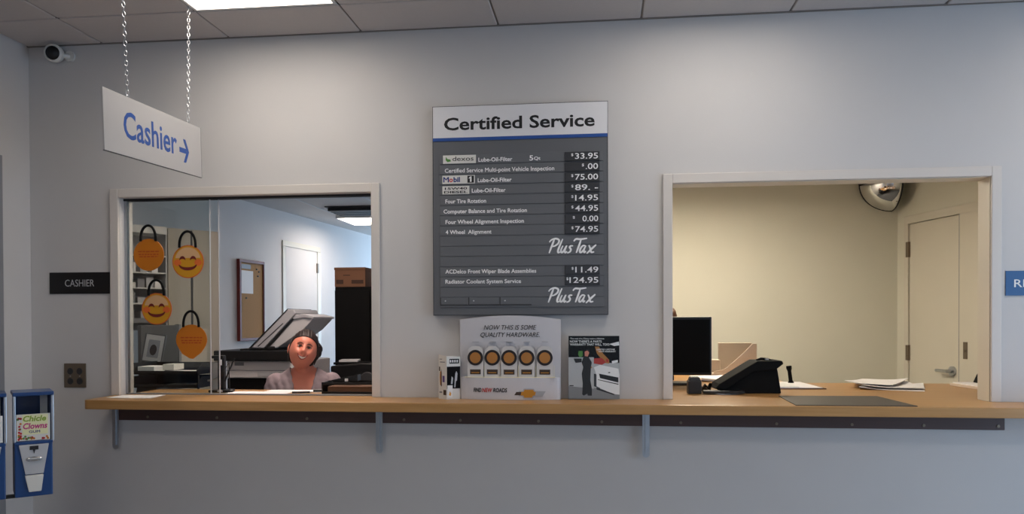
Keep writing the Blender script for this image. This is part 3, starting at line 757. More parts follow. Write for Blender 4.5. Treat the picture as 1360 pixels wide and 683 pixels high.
# ================================================================ SMILEY AND ORANGE TAGS ON THE GLASS
YG = YW+.038
def loop_handle(r, w_, h, z0):
    pts = []
    for i in range(17):
        a = PI*i/16; pts.append((w_*math.cos(a), -.006, z0 + h*math.sin(a)**.8))
    MB().tube(pts, .0058, 8).build('handle', M['matte_black'], r, smooth=True)
def smiley(x, z, rad, label):
    r = thing('smiley_tag', label, 'decoration', (x, YG-.001, z), 0)
    MB().prism(disc(0, 0, rad, None, 40), -.003, 0).build('tag_disc', M['emoji_rim'], r)
    q = r
    MB().prism(disc(0, 0, rad*.94, None, 40), -.0036, -.003).build('face', M['emoji'], q)
    MB().prism(disc(0, rad*.12, rad*.80, rad*.74, 28, R(8), R(172)), -.0041, -.0036).build('face_highlight', M['emoji_top'], q)
    for s in (-1, 1):
        MB().prism(disc(s*rad*.66, -rad*.06, rad*.24, rad*.20, 20), -.0042, -.0036).build('cheek', M['blush'], q)
        e = disc(s*rad*.34, rad*.08, rad*.20, rad*.26, 12, 0, PI) + disc(s*rad*.34, rad*.08, rad*.17, rad*.09, 8, PI, 0)[1:-1]
        MB().prism(e, -.0047, -.0041).build('eye', M['mouth'], q)
    mo = disc(0, -rad*.17, rad*.58, rad*.36, 18, PI, 2*PI) + disc(0, -rad*.17, rad*.50, rad*.17, 14, 2*PI, PI)[1:-1]
    MB().prism(mo, -.0047, -.0041).build('mouth', M['mouth'], q)
    loop_handle(r, rad*.52, rad*.98, rad*.84)
    return r
def orange_tag(x, z, rad, label, point):
    r = thing('orange_tag', label, 'decoration', (x, YG-.001, z), 0)
    if point: pl = [(rad*math.cos(a), rad*math.sin(a)*.92+rad*.08) for a in [R(-35)+R(250)*i/20 for i in range(21)]] + [(-rad*.62, -rad*.78), (-.12*rad, -rad*1.08), (rad*.1, -rad*1.1), (rad*.62, -rad*.72)]
    else: pl = disc(0, 0, rad, None, 40)
    MB().prism(pl, -.003, 0).build('tag_disc', M['orange'], r)
    pr = MB()
    for j, (w_, zz) in enumerate(((.70, .20), (.66, .02), (.62, -.12))):
        x_ = -w_*rad
        while x_ < w_*rad:
            wl = rad*random.uniform(.10, .26); pr.box(x_, min(x_+wl, w_*rad), -.0034, -.003, zz*rad-rad*.035, zz*rad+rad*.035); x_ += wl+rad*.05
    pr.build('small_print', M['orange_text'], r)['kind'] = 'stuff'
    loop_handle(r, rad*.50, rad*.98, rad*.84)
orange_tag(-2.077, 1.716, .074, 'round orange tag with black handle at the top left of the glass', False)
smiley(-1.886, 1.682, .076, 'yellow smiley face tag nearest the open window, upper right on the glass')
smiley(-2.040, 1.466, .073, 'yellow smiley face tag lower left on the glass')
orange_tag(-1.872, 1.318, .075, 'orange tag with pointed bottom at the lower right of the glass', True)

# ================================================================ OFFICE FURNITURE
# tall locker, open shelves, dark pedestal behind the glass
P1 = Vector((-2.845, 4.917)); P2 = Vector((-2.625, 5.204)); dv = P2-P1; la = math.atan2(dv.y, dv.x); LL = dv.length
lk_ = thing('tall_cabinet', 'tall beige two-door cabinet seen through the glass', 'cabinet', (P1.x, P1.y, 0), la)
MB().box(0, LL, 0.012, .30, 0, 2.028).build('body', M['locker'], lk_, bevel=.003)
h2 = LL*.44
MB().box(.004, h2-.004, 0, .014, .06, 2.02).build('door', M['locker'], lk_, bevel=.002)
MB().box(h2+.012, LL-.004, 0, .014, .06, 2.02).build('door', M['locker'], lk_, bevel=.002)
MB().box(h2-.002, h2+.010, .004, .0125, .06, 2.02).build('door_gap', M['dark_grey'], lk_)
MB().cyl((h2-.03, 0, 1.0), (h2-.03, -.03, 1.0), .01).build('knob', M['bronze'], lk_)
sh = thing('shelf_unit', 'open white shelf unit with papers at the far left behind the glass', 'shelf', (P1.x-.247*math.cos(la), P1.y-.247*math.sin(la), 0), la)
SW = .235
MB().box(0, SW, .20, .21, 1.35, 2.01).box(-.008, 0, 0, .21, 1.35, 2.01).box(SW, SW+.008, 0, .21, 1.35, 2.01).build('carcass', M['light_grey'], sh)
MB().box(-.008, SW+.008, -.005, .21, 1.98, 2.03).build('cornice', M['white'], sh)
for z in (1.40, 1.52, 1.62, 1.72, 1.83): MB().box(0, SW, 0, .2, z, z+.008).build('shelf_board', M['white'], sh)
MB().box(-.008, SW+.008, -.002, .2, 1.40, 1.43).build('shelf_rail', M['grey'], sh)
bpy.context.view_layer.update()
pm = Matrix.Translation(sh.location) @ Euler((0, 0, sh.rotation_euler.z)).to_matrix().to_4x4()
for z, n_, lv in ((1.4305, 3, 'bottom'), (1.5285, 4, 'second'), (1.6285, 4, 'third'), (1.7285, 3, 'upper')):
    for k in range(n_):
        wx = random.uniform(.030, .046); hh = random.uniform(.03, .070); xx = .008+k*(SW-.016)/n_; cn_ = random.choice(['paper', 'light_grey', 'offwhite', 'grey'])
        p = pm @ Vector((xx+wx/2, .08, z))
        o_ = MB().box(-wx/2, wx/2, -.06, .06, 0, hh).build('paper_stack', M[cn_], origin=False)
        o_.location = p; o_.rotation_euler = (0, 0, sh.rotation_euler.z)
        tag(o_, '%s paper stack, %s from the left on the %s shelf behind the glass' % ({'paper': 'white', 'light_grey': 'light grey', 'offwhite': 'cream white', 'grey': 'grey'}[cn_], ('first', 'second', 'third', 'fourth')[k], lv), 'papers', 'papers on the open shelves')
pd = thing('pedestal', 'dark grey desk divider beneath the white shelves behind the glass', 'cabinet', (-2.68, 4.34, 0), .9)
MB().box(0, .22, 0, .05, 0, 1.385).build('panel', M['pedestal'], pd, bevel=.004)
MB().box(.22, .235, -.005, .055, 0, 1.39).build('end_strip', M['grey'], pd)
MB().box(.235, .40, .01, .04, 0, 1.36).build('panel', M['locker'], pd, bevel=.004)

# inner desk that carries trays, copier, phone
dk = thing('office_desk', 'office desk behind the left counter carrying copier and trays', 'desk', (-1.75, 3.95, 0))
MB().box(-.88, .62, -.18, .15, .94, .975).build('desk_top', M['locker'], dk, bevel=.003)
for x in (-.86, .57):
    for y in (-.17, .10): MB().box(x, x+.04, y, y+.04, 0, .94).build('leg', M['soft_black'], dk)
DT = .9755
# two-tier letter tray
lt = thing('letter_tray', 'black two-tier letter tray with papers behind the glass', 'tray', (-2.19, 3.86, DT))
for z in (.098, .166):
    tr = MB(); hx, hy = .185, .13
    tr.box(-hx, hx, -hy, hy, z, z+.005)
    tr.prism([(-hy, z), (hy, z), (hy, z+.055), (-hy+.05, z+.055), (-hy, z+.02)], -hx, -hx+.005, 'x')
    tr.prism([(-hy, z), (hy, z), (hy, z+.055), (-hy+.05, z+.055), (-hy, z+.02)], hx-.005, hx, 'x')
    tr.box(-hx, hx, hy-.005, hy, z, z+.05).box(-hx, hx, -hy, -hy+.005, z, z+.018)
    tr.build('tray_tier', M['soft_black'], lt)
for x in (-.183, .178):
    for y in (-.12, .11): MB().box(x, x+.006, y, y+.012, 0, .17).build('post', M['soft_black'], lt)
MB().box(-.19, .19, -.13, .13, 0, .05).build('base', M['soft_black'], lt, bevel=.004)
def sheet(name, x0, x1, y0, y1, z, label, group, m_='paper', rz=0, curl=.0, t_=.002):
    mb = MB(); n_ = 8; cx0, cy0 = (x0+x1)/2, (y0+y1)/2; hx, hy = (x1-x0)/2, (y1-y0)/2; vs = []; fs = []
    for i in range(n_+1):
        u = -1+2*i/n_
        for j in range(4):
            v_ = -1+2*j/3
            zz = curl*max(0, abs(u*.8+v_*.5)-.35)**2
            vs += [(u*hx, v_*hy, zz), (u*hx, v_*hy, zz+t_)]
    idx = lambda i, j, k: (i*4+j)*2+k
    for i in range(n_):
        for j in range(3):
            fs += [(idx(i,j,1), idx(i+1,j,1), idx(i+1,j+1,1), idx(i,j+1,1)), (idx(i,j,0), idx(i,j+1,0), idx(i+1,j+1,0), idx(i+1,j,0))]
    for i in range(n_): 
        for j in (0, 3): fs.append((idx(i,j,0), idx(i+1,j,0), idx(i+1,j,1), idx(i,j,1)))
    for j in range(3):
        for i in (0, n_): fs.append((idx(i,j,0), idx(i,j+1,0), idx(i,j+1,1), idx(i,j,1)))
    mb.add(vs, fs); o_ = mb.build(name, M[m_], origin=False); o_.location = (cx0, cy0, z); o_.rotation_euler = (0, 0, rz)
    return tag(o_, label, 'paper', group)
sheet('paper_sheet', -2.23, -2.05, 3.76, 3.95, DT+.1045, 'white sheet lying in the lower black tray', None, rz=.15, curl=.006)
sheet('paper_sheet', -2.25, -2.04, 3.76, 3.95, DT+.1725, 'white sheet lying in the upper black tray', None, rz=-.1, curl=.006)
o_ = MB().box(-.045, .045, -.05, .05, 0, .030).build('envelope_bundle', M['paper'], origin=False, bevel=.003); o_.location = (-2.315, 3.84, DT+.1725); tag(o_, 'thick white envelope bundle at the left of the upper tray', 'envelope')
o_ = MB().box(-.03, .03, -.05, .05, 0, .030).build('envelope_bundle', M['offwhite'], origin=False, bevel=.003); o_.location = (-2.205, 3.86, DT+.183); tag(o_, 'smaller envelope bundle on the sheet in the upper tray', 'envelope')
# picture frame on top of the tray
pf = thing('picture_frame', 'silver photo frame leaning behind the letter tray', 'picture frame', (-2.475, 4.04, DT+.010), .25, rx=-R(4), ry=R(9))
MB().box(-.055, .055, -.006, .006, .20, .36).build('frame', M['pedestal'], pf, bevel=.003)
MB().box(-.047, .047, -.0075, -.006, .208, .352).build('mount', M['light_grey'], pf)
MB().box(-.030, .030, -.0085, -.0075, .228, .325).build('photograph', M['photo'], pf)
MB().prism(disc(0, .27, .018, .03, 16), -.0092, -.0085).build('print_figure', M['dark_grey'], pf)
MB().box(-.05, .05, .0, .05, 0, .205).build('support_block', M['soft_black'], pf)
# acrylic file holder
o_ = thing('file_holder', 'clear acrylic file holder between the trays and the window edge', 'holder', (-1.965, 3.80, DT))
MB().box(-.03, .03, -.05, -.047, 0, .22).build('acrylic_front', M['clear'], o_); MB().box(-.03, .03, .047, .05, 0, .22).build('acrylic_back', M['light_grey'], o_); MB().box(-.03, .03, -.05, .05, 0, .004).build('foot', M['clear'], o_)

# copier with its lid open
cp = thing('copier', 'white and black office copier with its lid raised behind the woman', 'copier', (-2.05, 4.95, .55))
MB().box(-.33, .22, -.22, .25, -.55, .42).build('lower_cabinet', M['soft_black'], cp, bevel=.006)
MB().box(-.285, .21, -.24, .25, .42, .5).build('lower_cover', M['matte_black'], cp, bevel=.004)
MB().box(-.285, .21, -.25, .25, .502, .608).build('body', M['copier_white'], cp, bevel=.008)
MB().box(-.285, .21, -.2505, -.249, .548, .552).build('body_seam', M['grey'], cp)
MB().box(-.08, .02, -.253, -.249, .515, .540).build('tray_grip', M['light_grey'], cp, bevel=.003)
MB().box(-.23, -.17, -.253, -.249, .580, .600).build('nameplate', M['grey'], cp)
MB().box(-.35, .14, -.29, .25, .610, .675).build('scanner_bed', M['black'], cp, bevel=.008)
MB().box(-.20, .08, -.24, .20, .675, .682).build('scanner_glass', M['matte_black'], cp)
lid = MB()
# side profile of the raised lid (x along the copier's width, z up), extruded in depth
lid.prism([(-.135, .690), (.110, .930), (.150, .930), (.165, .905), (-.045, .688)], -.24, .16)
lid.build('scanner_lid', M['copier_grey'], cp, bevel=.006)
MB().prism([(-.142, .688), (.112, .934), (.112, .926), (-.130, .686)], -.243, .163).build('lid_edge', M['soft_black'], cp)
ld = MB().prism([(-.055, .690), (.150, .900), (.268, .880), (.262, .862), (.200, .800), (.035, .690)], -.22, .14).build('document_feeder', M['light_grey'], cp, bevel=.006)
MB().prism([(-.040, .690), (.155, .892), (.162, .886), (-.020, .690)], -.226, -.22).build('feeder_edge', M['soft_black'], cp)
MB().prism([(-.085, .700), (.080, .845), (.083, .841), (-.078, .699)], -.2415, -.24).build('lid_groove', M['soft_black'], cp)
MB().prism([(.130, .890), (.205, .902), (.275, .884), (.275, .870), (.210, .880), (.145, .868)], -.23, .15).build('feeder_flap', M['copier_grey'], cp, bevel=.004)
MB().box(-.07, .02, -.23, -.16, .680, .70).build('hinge', M['soft_black'], cp, bevel=.006)

# tall black cabinet and boxes on it
bc = thing('black_cabinet', 'tall black cabinet behind the woman at the right of the opening', 'cabinet', (-1.60, 5.55, 0))
MB().box(-.255, .255, -.20, .25, 0, 1.645).build('body', M['matte_black'], bc, bevel=.004)
for x0, x1 in ((-.25, -.002), (.002, .25)): q = MB().box(x0, x1, -.22, -.201, .06, 1.62).build('door', M['matte_black'], bc, bevel=.003); MB().box((x1-.03 if x0 < 0 else x0+.02), (x1-.02 if x0 < 0 else x0+.03), -.235, -.22, .9, 1.05).build('handle', M['soft_black'], q)
bx = thing('cardboard_box', 'brown cardboard box on top of the black cabinet', 'box', (-1.735, 5.44, 1.645))
MB().box(-.122, .098, -.09, .14, 0, .132).build('carton', M['cardboard'], bx, bevel=.003)
MB().box(-.124, .100, -.095, .145, .118, .136).build('box_lid', M['cardboard'], bx, bevel=.002)
MB().box(-.11, -.06, -.0925, -.09, .02, .05).box(.0, .085, -.0925, -.09, .022, .048).box(-.06, -.01, -.0925, -.09, .078, .084).build('print_blocks', M['cardboard_dark'], bx)
bx = thing('storage_box', 'white box with dark lid behind the cardboard box', 'box', (-1.55, 5.62, 1.645))
MB().box(-.06, .15, -.08, .1, 0, .135).build('box_body', M['offwhite'], bx, bevel=.003); MB().box(-.063, .153, -.083, .103, .135, .150).build('lid', M['soft_black'], bx, bevel=.002)
MB().box(-.01, .02, -.0815, -.08, .05, .07).box(.0, .02, -.0815, -.08, .085, .1).build('print_blocks', M['cork_frame'], bx)

# cork board
cbd = thing('cork_board', 'cork notice board with red-brown frame on the office side wall', 'notice board', (sideX(6.685)+.002, 6.685, 1.25), -ang)
MB().box(0, .018, -.20, .20, 0, .68).build('cork_sheet', M['cork'], cbd)
MB().box(0, .03, -.215, -.19, -.015, .695).box(0, .03, .19, .205, -.015, .695).box(0, .03, -.19, .19, -.015, .01).box(0, .03, -.19, .19, .67, .695).build('frame', M['cork_frame'], cbd, bevel=.003)
MB().box(.018, .020, -.17, .02, .40, .60).build('notice', M['paper'], cbd)
MB().box(.018, .020, -.17, -.02, .615, .655).build('notice', M['grey'], cbd)
for y, z in ((.08, .62), (.10, .56), (-.1, .36), (.12, .60)): MB().cyl((.018, y, z), (.026, y, z), .008, seg=10).build('pin', M['dark_grey'], cbd)

# black phone/fax with papers, to the right of the woman
ph = thing('fax_machine', 'black fax machine on the desk right of the woman', 'fax machine', (-1.46, 4.94, .9505))
MB().prism([(-.245, 0), (.20, 0), (.20, .17), (.13, .185), (-.05, .19), (-.245, .172)], -.12, .12).build('body', M['black'], ph, bevel=.012, seg=3)
MB().lathe([(.05, 0), (.052, .01), (.046, .02)], 20, Matrix.Translation((.0, -.12, .085)) @ Matrix.Rotation(PI/2, 4, 'X')).build('speaker_ring', M['dark_grey'], ph, smooth=True)
MB().tube([(.10 + .05*math.cos(a), -.128, .13 + .045*math.sin(a)) for a in [R(10)+R(80)*i/8 for i in range(9)]], .004).build('chrome_arc', M['light_grey'], ph, smooth=True)
MB().box(-.235, -.02, -.09, .09, .178, .1925).build('paper_guide', M['matte_black'], ph)
o_ = MB().box(-.06, .06, -.08, .08, 0, .012).build('paper_stack', M['light_grey'], origin=False, bevel=.002); o_.location = (-1.62, 4.95, .9505+.194); o_.rotation_euler = (0, 0, .2); tag(o_, 'grey paper stack on top of the black fax machine', 'papers')

sd = thing('side_table', 'low side table under the black fax machine beside the copier', 'table', (-1.42, 4.95, 0))
MB().box(-.30, .20, -.15, .15, .92, .95).build('table_top', M['locker'], sd, bevel=.003)
for x in (-.29, .16):
    for y in (-.14, .11): MB().box(x, x+.03, y, y+.03, 0, .92).build('leg', M['soft_black'], sd)
# tray on the counter at right side of left opening
dt = thing('desk_organizer', 'dark plastic desk organizer on the counter beside the right casing', 'organizer', (-1.155, 3.56, CT))
MB().box(-.125, .14, -.06, .08, 0, .006).box(-.125, .14, .074, .08, .006, .055).box(-.125, -.119, -.06, .074, .006, .055).box(.134, .14, -.06, .074, .006, .055).box(-.119, .134, -.06, -.054, .006, .012).box(-.125, .14, -.06, -.054, .044, .055).build('organizer_body', M['black'], dt)
MB().box(-.10, .13, -.050, .06, .008, .036).build('brown_folder', M['cardboard'], dt, bevel=.004)
MB().prism([(-.125, .055), (.02, .055), (.02, .085)], .02, .07).build('divider', M['soft_black'], dt)
MB().box(-.035, -.022, .0, .010, .055, .068).build('white_tab', M['paper'], dt)

# card reader on stand at the glass edge
cr = thing('card_terminal', 'black wire-frame stand with cables at the edge of the glass', 'card terminal', (-1.800, 3.58, CT))
MB().prism([(-.05, -.04), (.05, -.045), (.062, -.02), (.04, .05), (-.04, .05)], 0, .012, 'z').build('base', M['black'], cr, bevel=.003)
MB().box(-.018, .014, -.01, .014, .012, .175).build('column', M['soft_black'], cr, bevel=.004)
MB().box(-.045, .012, -.016, .012, .160, .174).build('arm', M['soft_black'], cr, bevel=.003)
MB().box(-.008, .004, -.0135, -.0095, .128, .155).build('white_label', M['paper'], cr)
MB().tube([(.014, 0, .05), (.030, 0, .09), (.058, .01, .16)], .004).build('strut', M['soft_black'], cr, smooth=True)
MB().tube([(.0, -.01, .06), (.02, -.03, .10), (.04, -.01, .14), (.035, .0, .07), (.032, .01, .013)], .0025).build('cable', M['soft_black'], cr, smooth=True)
MB().tube([(-.018, 0, .075), (-.04, -.01, .060), (-.065, -.015, .055)], .004).build('metal_lever', M['steel'], cr, smooth=True)
MB().box(.0, .025, -.049, -.045, .004, .012).build('white_label', M['light_grey'], cr)
MB().ball((.055, -.03, .008), (.018, .014, .007), 12, 8).build('foot', M['black'], cr, smooth=True)

# papers and pens on the counter
sheet('paper_sheet', -2.17, -1.97, 3.25, 3.38, CT, 'white sheet on the counter in front of the glass', None, rz=.04, curl=.002)
sheet('paper_sheet', -1.74, -1.45, 3.47, 3.60, CT, 'wide white sheet on the counter before the woman', None, rz=0, curl=.001)
sheet('paper_sheet', -1.60, -1.30, 3.58, 3.70, CT, 'white sheet lying behind the wide sheet near the pens', None, rz=.05, curl=.001)
pn = thing('pen', 'black pen lying on the counter before the woman', 'pen', (-1.385, 3.53, CT+.006), .35)
MB().cyl((-.045, 0, 0), (.035, 0, 0), .005, seg=10).build('barrel', M['black'], pn, smooth=True); MB().cyl((.035, 0, 0), (.048, 0, 0), .004, .001, seg=10).build('tip', M['steel'], pn, smooth=True)
pn = thing('pen', 'short black marker nearest the dark organizer', 'pen', (-1.325, 3.60, CT+.007), .1)
MB().cyl((-.03, 0, 0), (.03, 0, 0), .007, seg=10).build('barrel', M['black'], pn, smooth=True); MB().cyl((.03, 0, 0), (.036, 0, 0), .005, seg=10).build('cap', M['soft_black'], pn, smooth=True)

# ================================================================ SERVICE ROOM
mn = thing('monitor', 'black flat monitor partly hidden by the left casing of the right opening', 'monitor', (.345, 4.15, CT), R(2))
MB().box(-.235, .218, -.012, .022, .050, .352).build('screen_case', M['black'], mn, bevel=.006)
MB().box(-.225, .208, -.0135, -.012, .064, .338).build('rear_panel', M['matte_black'], mn)
MB().box(-.03, .03, .022, .045, .02, .2).build('neck', M['black'], mn, bevel=.004); MB().box(-.11, .11, -.05, .10, 0, .012).build('foot', M['black'], mn, bevel=.004)
# small dark cube with keypad
ck = thing('desk_clock', 'small black box with ridged top on the counter beside the monitor', 'desk box', (.418, 3.66, CT), .05)
MB().box(-.030, .030, -.026, .026, 0, .060).build('body', M['soft_black'], ck, bevel=.004)
MB().prism([(-.026, .06), (.026, .06), (.022, .075), (-.020, .075)], -.02, .024).build('top_block', M['dark_grey'], ck, bevel=.002)
for i in range(4):
    for j in range(3): MB().box(-.018+.010*i, -.011+.010*i, -.014+.012*j, -.006+.012*j, .0745, .0775).build('key', M['grey'], ck)
kb = tag(MB().tube([(.462, 3.73, CT+.010), (.475, 3.715, CT+.034), (.490, 3.74, CT+.018), (.498, 3.72, CT+.036), (.500, 3.77, CT+.014), (.470, 3.78, CT+.012), (.455, 3.76, CT+.026), (.44, 3.80, CT+.010)], .0085).build('coiled_cable', M['black'], smooth=True), 'coiled black cable between the small box and the angled terminal', 'cable')
sheet('paper_sheet', .49, .60, 3.62, 3.72, CT, 'small white slip under the black cable', None, rz=.4, curl=.004)
o_ = MB().box(-.09, .09, -.03, .03, 0, .012).build('keyboard', M['soft_black'], origin=False, bevel=.003); o_.location = (.53, 3.60, CT); o_.rotation_euler = (0, 0, -.05)
o_.location = (.545, 3.64, CT+.0045); tag(o_, 'low black keyboard edge in front of the coiled cable', 'keyboard')
sheet('paper_sheet', .52, .78, 4.36, 4.68, CT, 'white papers spread behind the angled terminal', None, rz=.1, curl=.01, t_=.012)
tm = thing('phone_terminal', 'large black wedge-shaped desk terminal with tilted top on the counter', 'desk terminal', (.68, 3.68, CT), R(3))
MB().prism([(-.125, 0), (.130, 0), (.112, .115), (-.01, .125), (-.148, .020)], .0, .13).build('body', M['matte_black'], tm, bevel=.006)
MB().prism([(-.170, .022), (-.150, .045), (.005, .140), (.020, .148), (.130, .150), (.136, .136), (.100, .108), (.0, .098), (-.120, .018)], -.015, .145).build('tilted_panel', M['matte_black'], tm, bevel=.006, seg=3)
MB().tube([(.03, .05, .148), (.05, .05, .156), (.08, .05, .154), (.10, .05, .146)], .006).build('cable_loop', M['matte_black'], tm, smooth=True)
MB().box(.066, .082, .03, .045, .1515, .157).build('small_button', M['light_grey'], tm, bevel=.002)
# beige desktop file tray
bt = thing('file_tray', 'beige plastic desk file tray with slanted side by the cream wall', 'file tray', (.78, 4.86, CT))
MB().box(-.13, .13, -.08, .10, 0, .02).build('base', M['beige'], bt, bevel=.006)
MB().box(-.07, .13, .08, .10, .02, .195).build('back_panel', M['beige_dark'], bt, bevel=.004)
sl = [(.13, .195), (.105, .195)] + [(.105-.16*math.sin(t_*PI/2)*.0 - .15*t_, .195-.145*t_**.9) for t_ in (.3, .6, .85)] + [(-.06, .04), (-.12, .03), (-.12, .02), (.13, .02)]
MB().prism(sl, -.075, -.068).build('slanted_side', M['beige'], bt, bevel=.002)
MB().box(-.125, -.075, -.04, .09, .02, .095).build('side_box', M['beige_dark'], bt, bevel=.004)
# tapered black stamp
st = thing('hand_stamp', 'slim black stamp handle standing behind the clipboard', 'stamp', (.975, 4.22, CT), 0, ry=R(-7))
MB().lathe([(.014, 0), (.015, .01), (.010, .02), (.0095, .07), (.014, .082), (.014, .096)], 16).build('handle', M['matte_black'], st, smooth=True)
# clipboard with paper
cl = thing('clipboard', 'brown clipboard with white sheets right of the angled terminal', 'clipboard', (.94, 4.05, CT), R(3))
MB().box(-.125, .125, -.13, .25, 0, .005).build('board', M['brown_wood'], cl, bevel=.001)
MB().box(-.120, .108, -.125, .235, .005, .008).build('sheet', M['paper'], cl); MB().box(-.115, .00, -.12, .15, .008, .011).build('sheet', M['white'], cl)
# crumpled papers
sheet('paper_sheet', 1.28, 1.56, 3.87, 4.26, CT, 'creased white sheet at the bottom of the loose pile on the counter', None, rz=-.35, curl=.012)
sheet('paper_sheet', 1.27, 1.53, 3.90, 4.28, CT+.010, 'creased white sheet in the middle of the loose pile on the counter', None, rz=-.12, curl=.012)
sheet('paper_sheet', 1.26, 1.48, 3.96, 4.30, CT+.021, 'curled white sheet on top of the loose pile on the counter', None, rz=-.55, curl=.014)
# counter mat
cm = MB().prism([(.752, 3.180), (1.205, 3.180), (1.187, 3.575), (.768, 3.555)], CT, CT+.003, 'z').build('counter_mat', M['mat_grey'], bevel=.0008, seg=1); tag(cm, 'dark grey glossy counter mat at the right opening', 'mat')
# open folder at the right jamb
fd = thing('folder', 'beige open folder at the right jamb on the counter', 'folder', (1.86, 4.10, CT), .1)
MB().box(-.10, .09, -.17, .12, 0, .012).build('folder_cover', M['beige'], fd, bevel=.002); MB().box(-.09, .08, -.165, .11, .012, .018).build('sheet', M['paper'], fd)
o_ = MB().prism([(-.03, 0), (.05, 0), (.05, .05), (-.01, .045)], -.05, .05).build('tape_dispenser', M['matte_black'], origin=False, bevel=.006); o_.location = (1.87, 4.12, CT+.0185); tag(o_, 'black tape dispenser on the beige folder mostly hidden by the jamb', 'dispenser')

# quarter dome mirror in the corner
dm = thing('dome_mirror', 'chrome quarter-dome security mirror under the service room ceiling', 'mirror', (2.215, 6.36, ZB-.022), 0)
mb = MB(); vs = []; fs = []; nr, ns = 14, 20; rad = .238
for i in range(nr+1):
    th = (PI/2)*i/nr
    for k in range(ns+1):
        a = PI + (PI/2)*k/ns*1.0
        vs.append((rad*math.cos(th)*math.cos(a), rad*math.cos(th)*math.sin(a), -rad*.86*math.sin(th)))
for i in range(nr):
    for k in range(ns): 
        q0 = i*(ns+1)+k; fs.append((q0, q0+1, q0+ns+2, q0+ns+1))
mb.add(vs, fs); o_ = mb.build('mirror_shell', M['chrome'], dm, smooth=True)
md = o_.modifiers.new('thick', 'SOLIDIFY'); md.thickness = .003
mb = MB(); mb.prism([(0, 0)] + [((rad+.006)*math.cos(PI+(PI/2)*k/12), (rad+.006)*math.sin(PI+(PI/2)*k/12)) for k in range(13)], .0, .012, 'z'); mb.build('rim', M['soft_black'], dm)
mb = MB().tube([((rad)*math.cos(t_), 0, -rad*.86*math.sin(t_)) for t_ in [PI-(PI/2)*k/12 for k in range(13)]], .004, 6)
mb.tube([(0, (rad)*math.cos(t_), -rad*.86*math.sin(t_)) for t_ in [PI-(PI/2)*k/12 for k in range(13)]], .004, 6).build('edge_bead', M['soft_black'], dm, smooth=True)

# ================================================================ CANDY MACHINES
def vending(loc, rz, label, card):
    r = thing('candy_machine', label, 'vending machine', loc, rz)
    w_, dp, h = .061, .15, .39
    MB().box(-w_, w_, .004, dp, 0, .205).build('body', M['vend_blue'], r, bevel=.004)
    MB().box(-w_, w_, dp-.006, dp, .205, h-.012).box(-w_, -w_+.006, .012, dp, .205, h-.012).box(w_-.006, w_, .012, dp, .205, h-.012).build('hopper_shell', M['vend_blue'], r)
    MB().box(-w_-.005, w_+.005, -.004, dp+.004, h-.014, h).build('lid', M['vend_blue'], r, bevel=.003)
    MB().box(-w_+.006, w_-.006, .004, .007, .208, h-.014).build('window', M['clear'], r)
    MB().box(w_-.036, w_-.012, .06, .065, .208, h-.016).build('inner_rail', M['light_grey'], r)
    for s in (-1, 1): MB().box(s*w_-.004, s*w_+.004, .0, .010, .205, h-.014).build('corner_strip', M['steel'], r, bevel=.0015)
    MB().box(-w_-.001, w_+.001, .0, .012, .196, .208).build('band', M['vend_blue'], r, bevel=.002)
    cd = MB().box(-w_+.006, w_-.008, .0015, .0035, .21, .308).build('display_card', M['offwhite' if card else 'white'], r)
    if card:
        MB().box(-.036, .046, .0008, .0015, .232, .306).build('card_panel', M['lime_pale'], cd)
        text(cd, 'lettering', 'Chicle', -.034, .040, .281, .021, .0008, M['lime'], bold=.03, shear=.2)
        text(cd, 'lettering', 'Clowns', -.034, .044, .253, .022, .0008, M['pink'], bold=.03, shear=.2)
        text(cd, 'lettering', 'GUM', -.015, .020, .238, .009, .0008, M['navy_text'], bold=.03)
        for i in range(34):
            a_, z_ = (random.uniform(-.051, -.040), random.uniform(.214, .302)) if i % 2 else (random.uniform(-.048, .048), random.uniform(.214, .226))
            MB().prism(disc(a_, z_, .004, None, 8), .0005, .0015).build('printed_candy', random.choice([M['red'], M['red'], M['orange'], M['green']]), cd)
    else:
        MB().prism(disc(.0, .24, .014, None, 12), .0008, .0015).build('printed_dot', M['red'], cd)
    gb = MB()
    for i in range(60): gb.ball((random.uniform(-.045, .045), random.uniform(.03, .12), random.uniform(.218, .262)), .008, 6, 4)
    g_ = gb.build('gumballs', M['red'], r, smooth=True); g_['kind'] = 'stuff'
    mc = MB().prism([(-.048, .195), (.048, .195), (.030, .085), (-.028, .085)], -.006, .004).build('coin_mechanism', M['light_grey'], r, bevel=.002)
    MB().box(-.014, .014, -.009, -.006, .176, .190).prism([(-.004, .176), (.004, .176), (0, .160)], -.008, -.006).build('coin_slot', M['soft_black'], mc)
    MB().lathe([(.026, 0), (.026, .006), (.018, .010)], 24, Matrix.Translation((0, -.006, .142)) @ Matrix.Diagonal((1, 1, .38, 1)) @ Matrix.Rotation(PI/2, 4, 'X')).build('crank', M['chrome'], mc, smooth=True)
    MB().box(-.022, .022, -.022, -.014, .138, .146).build('crank_bar', M['steel'], mc, bevel=.002)
    MB().prism([(-.030, .082), (.030, .082), (.022, .020), (-.018, .020)], -.012, .004).build('chute_flap', M['offwhite'], r, bevel=.003)
    return r
u_ = Vector((.75, .66)).normalized(); va = math.atan2(u_.y, u_.x)
c1 = Vector((-2.102, 2.712))
vending((c1.x, c1.y, .757), va, 'blue candy vending machine with clown gum card, fully in view', True)
c2 = c1 - u_*.150
vending((c2.x, c2.y, .757), va, 'blue candy vending machine cut off by the left edge', False)
rk = thing('machine_stand', 'steel pole stand holding the two blue candy machines', 'stand', (c2.x, c2.y, 0), va)
MB().cyl((0, .08, .03), (0, .08, .74), .018, seg=20).build('pole', M['soft_black'], rk, smooth=True)
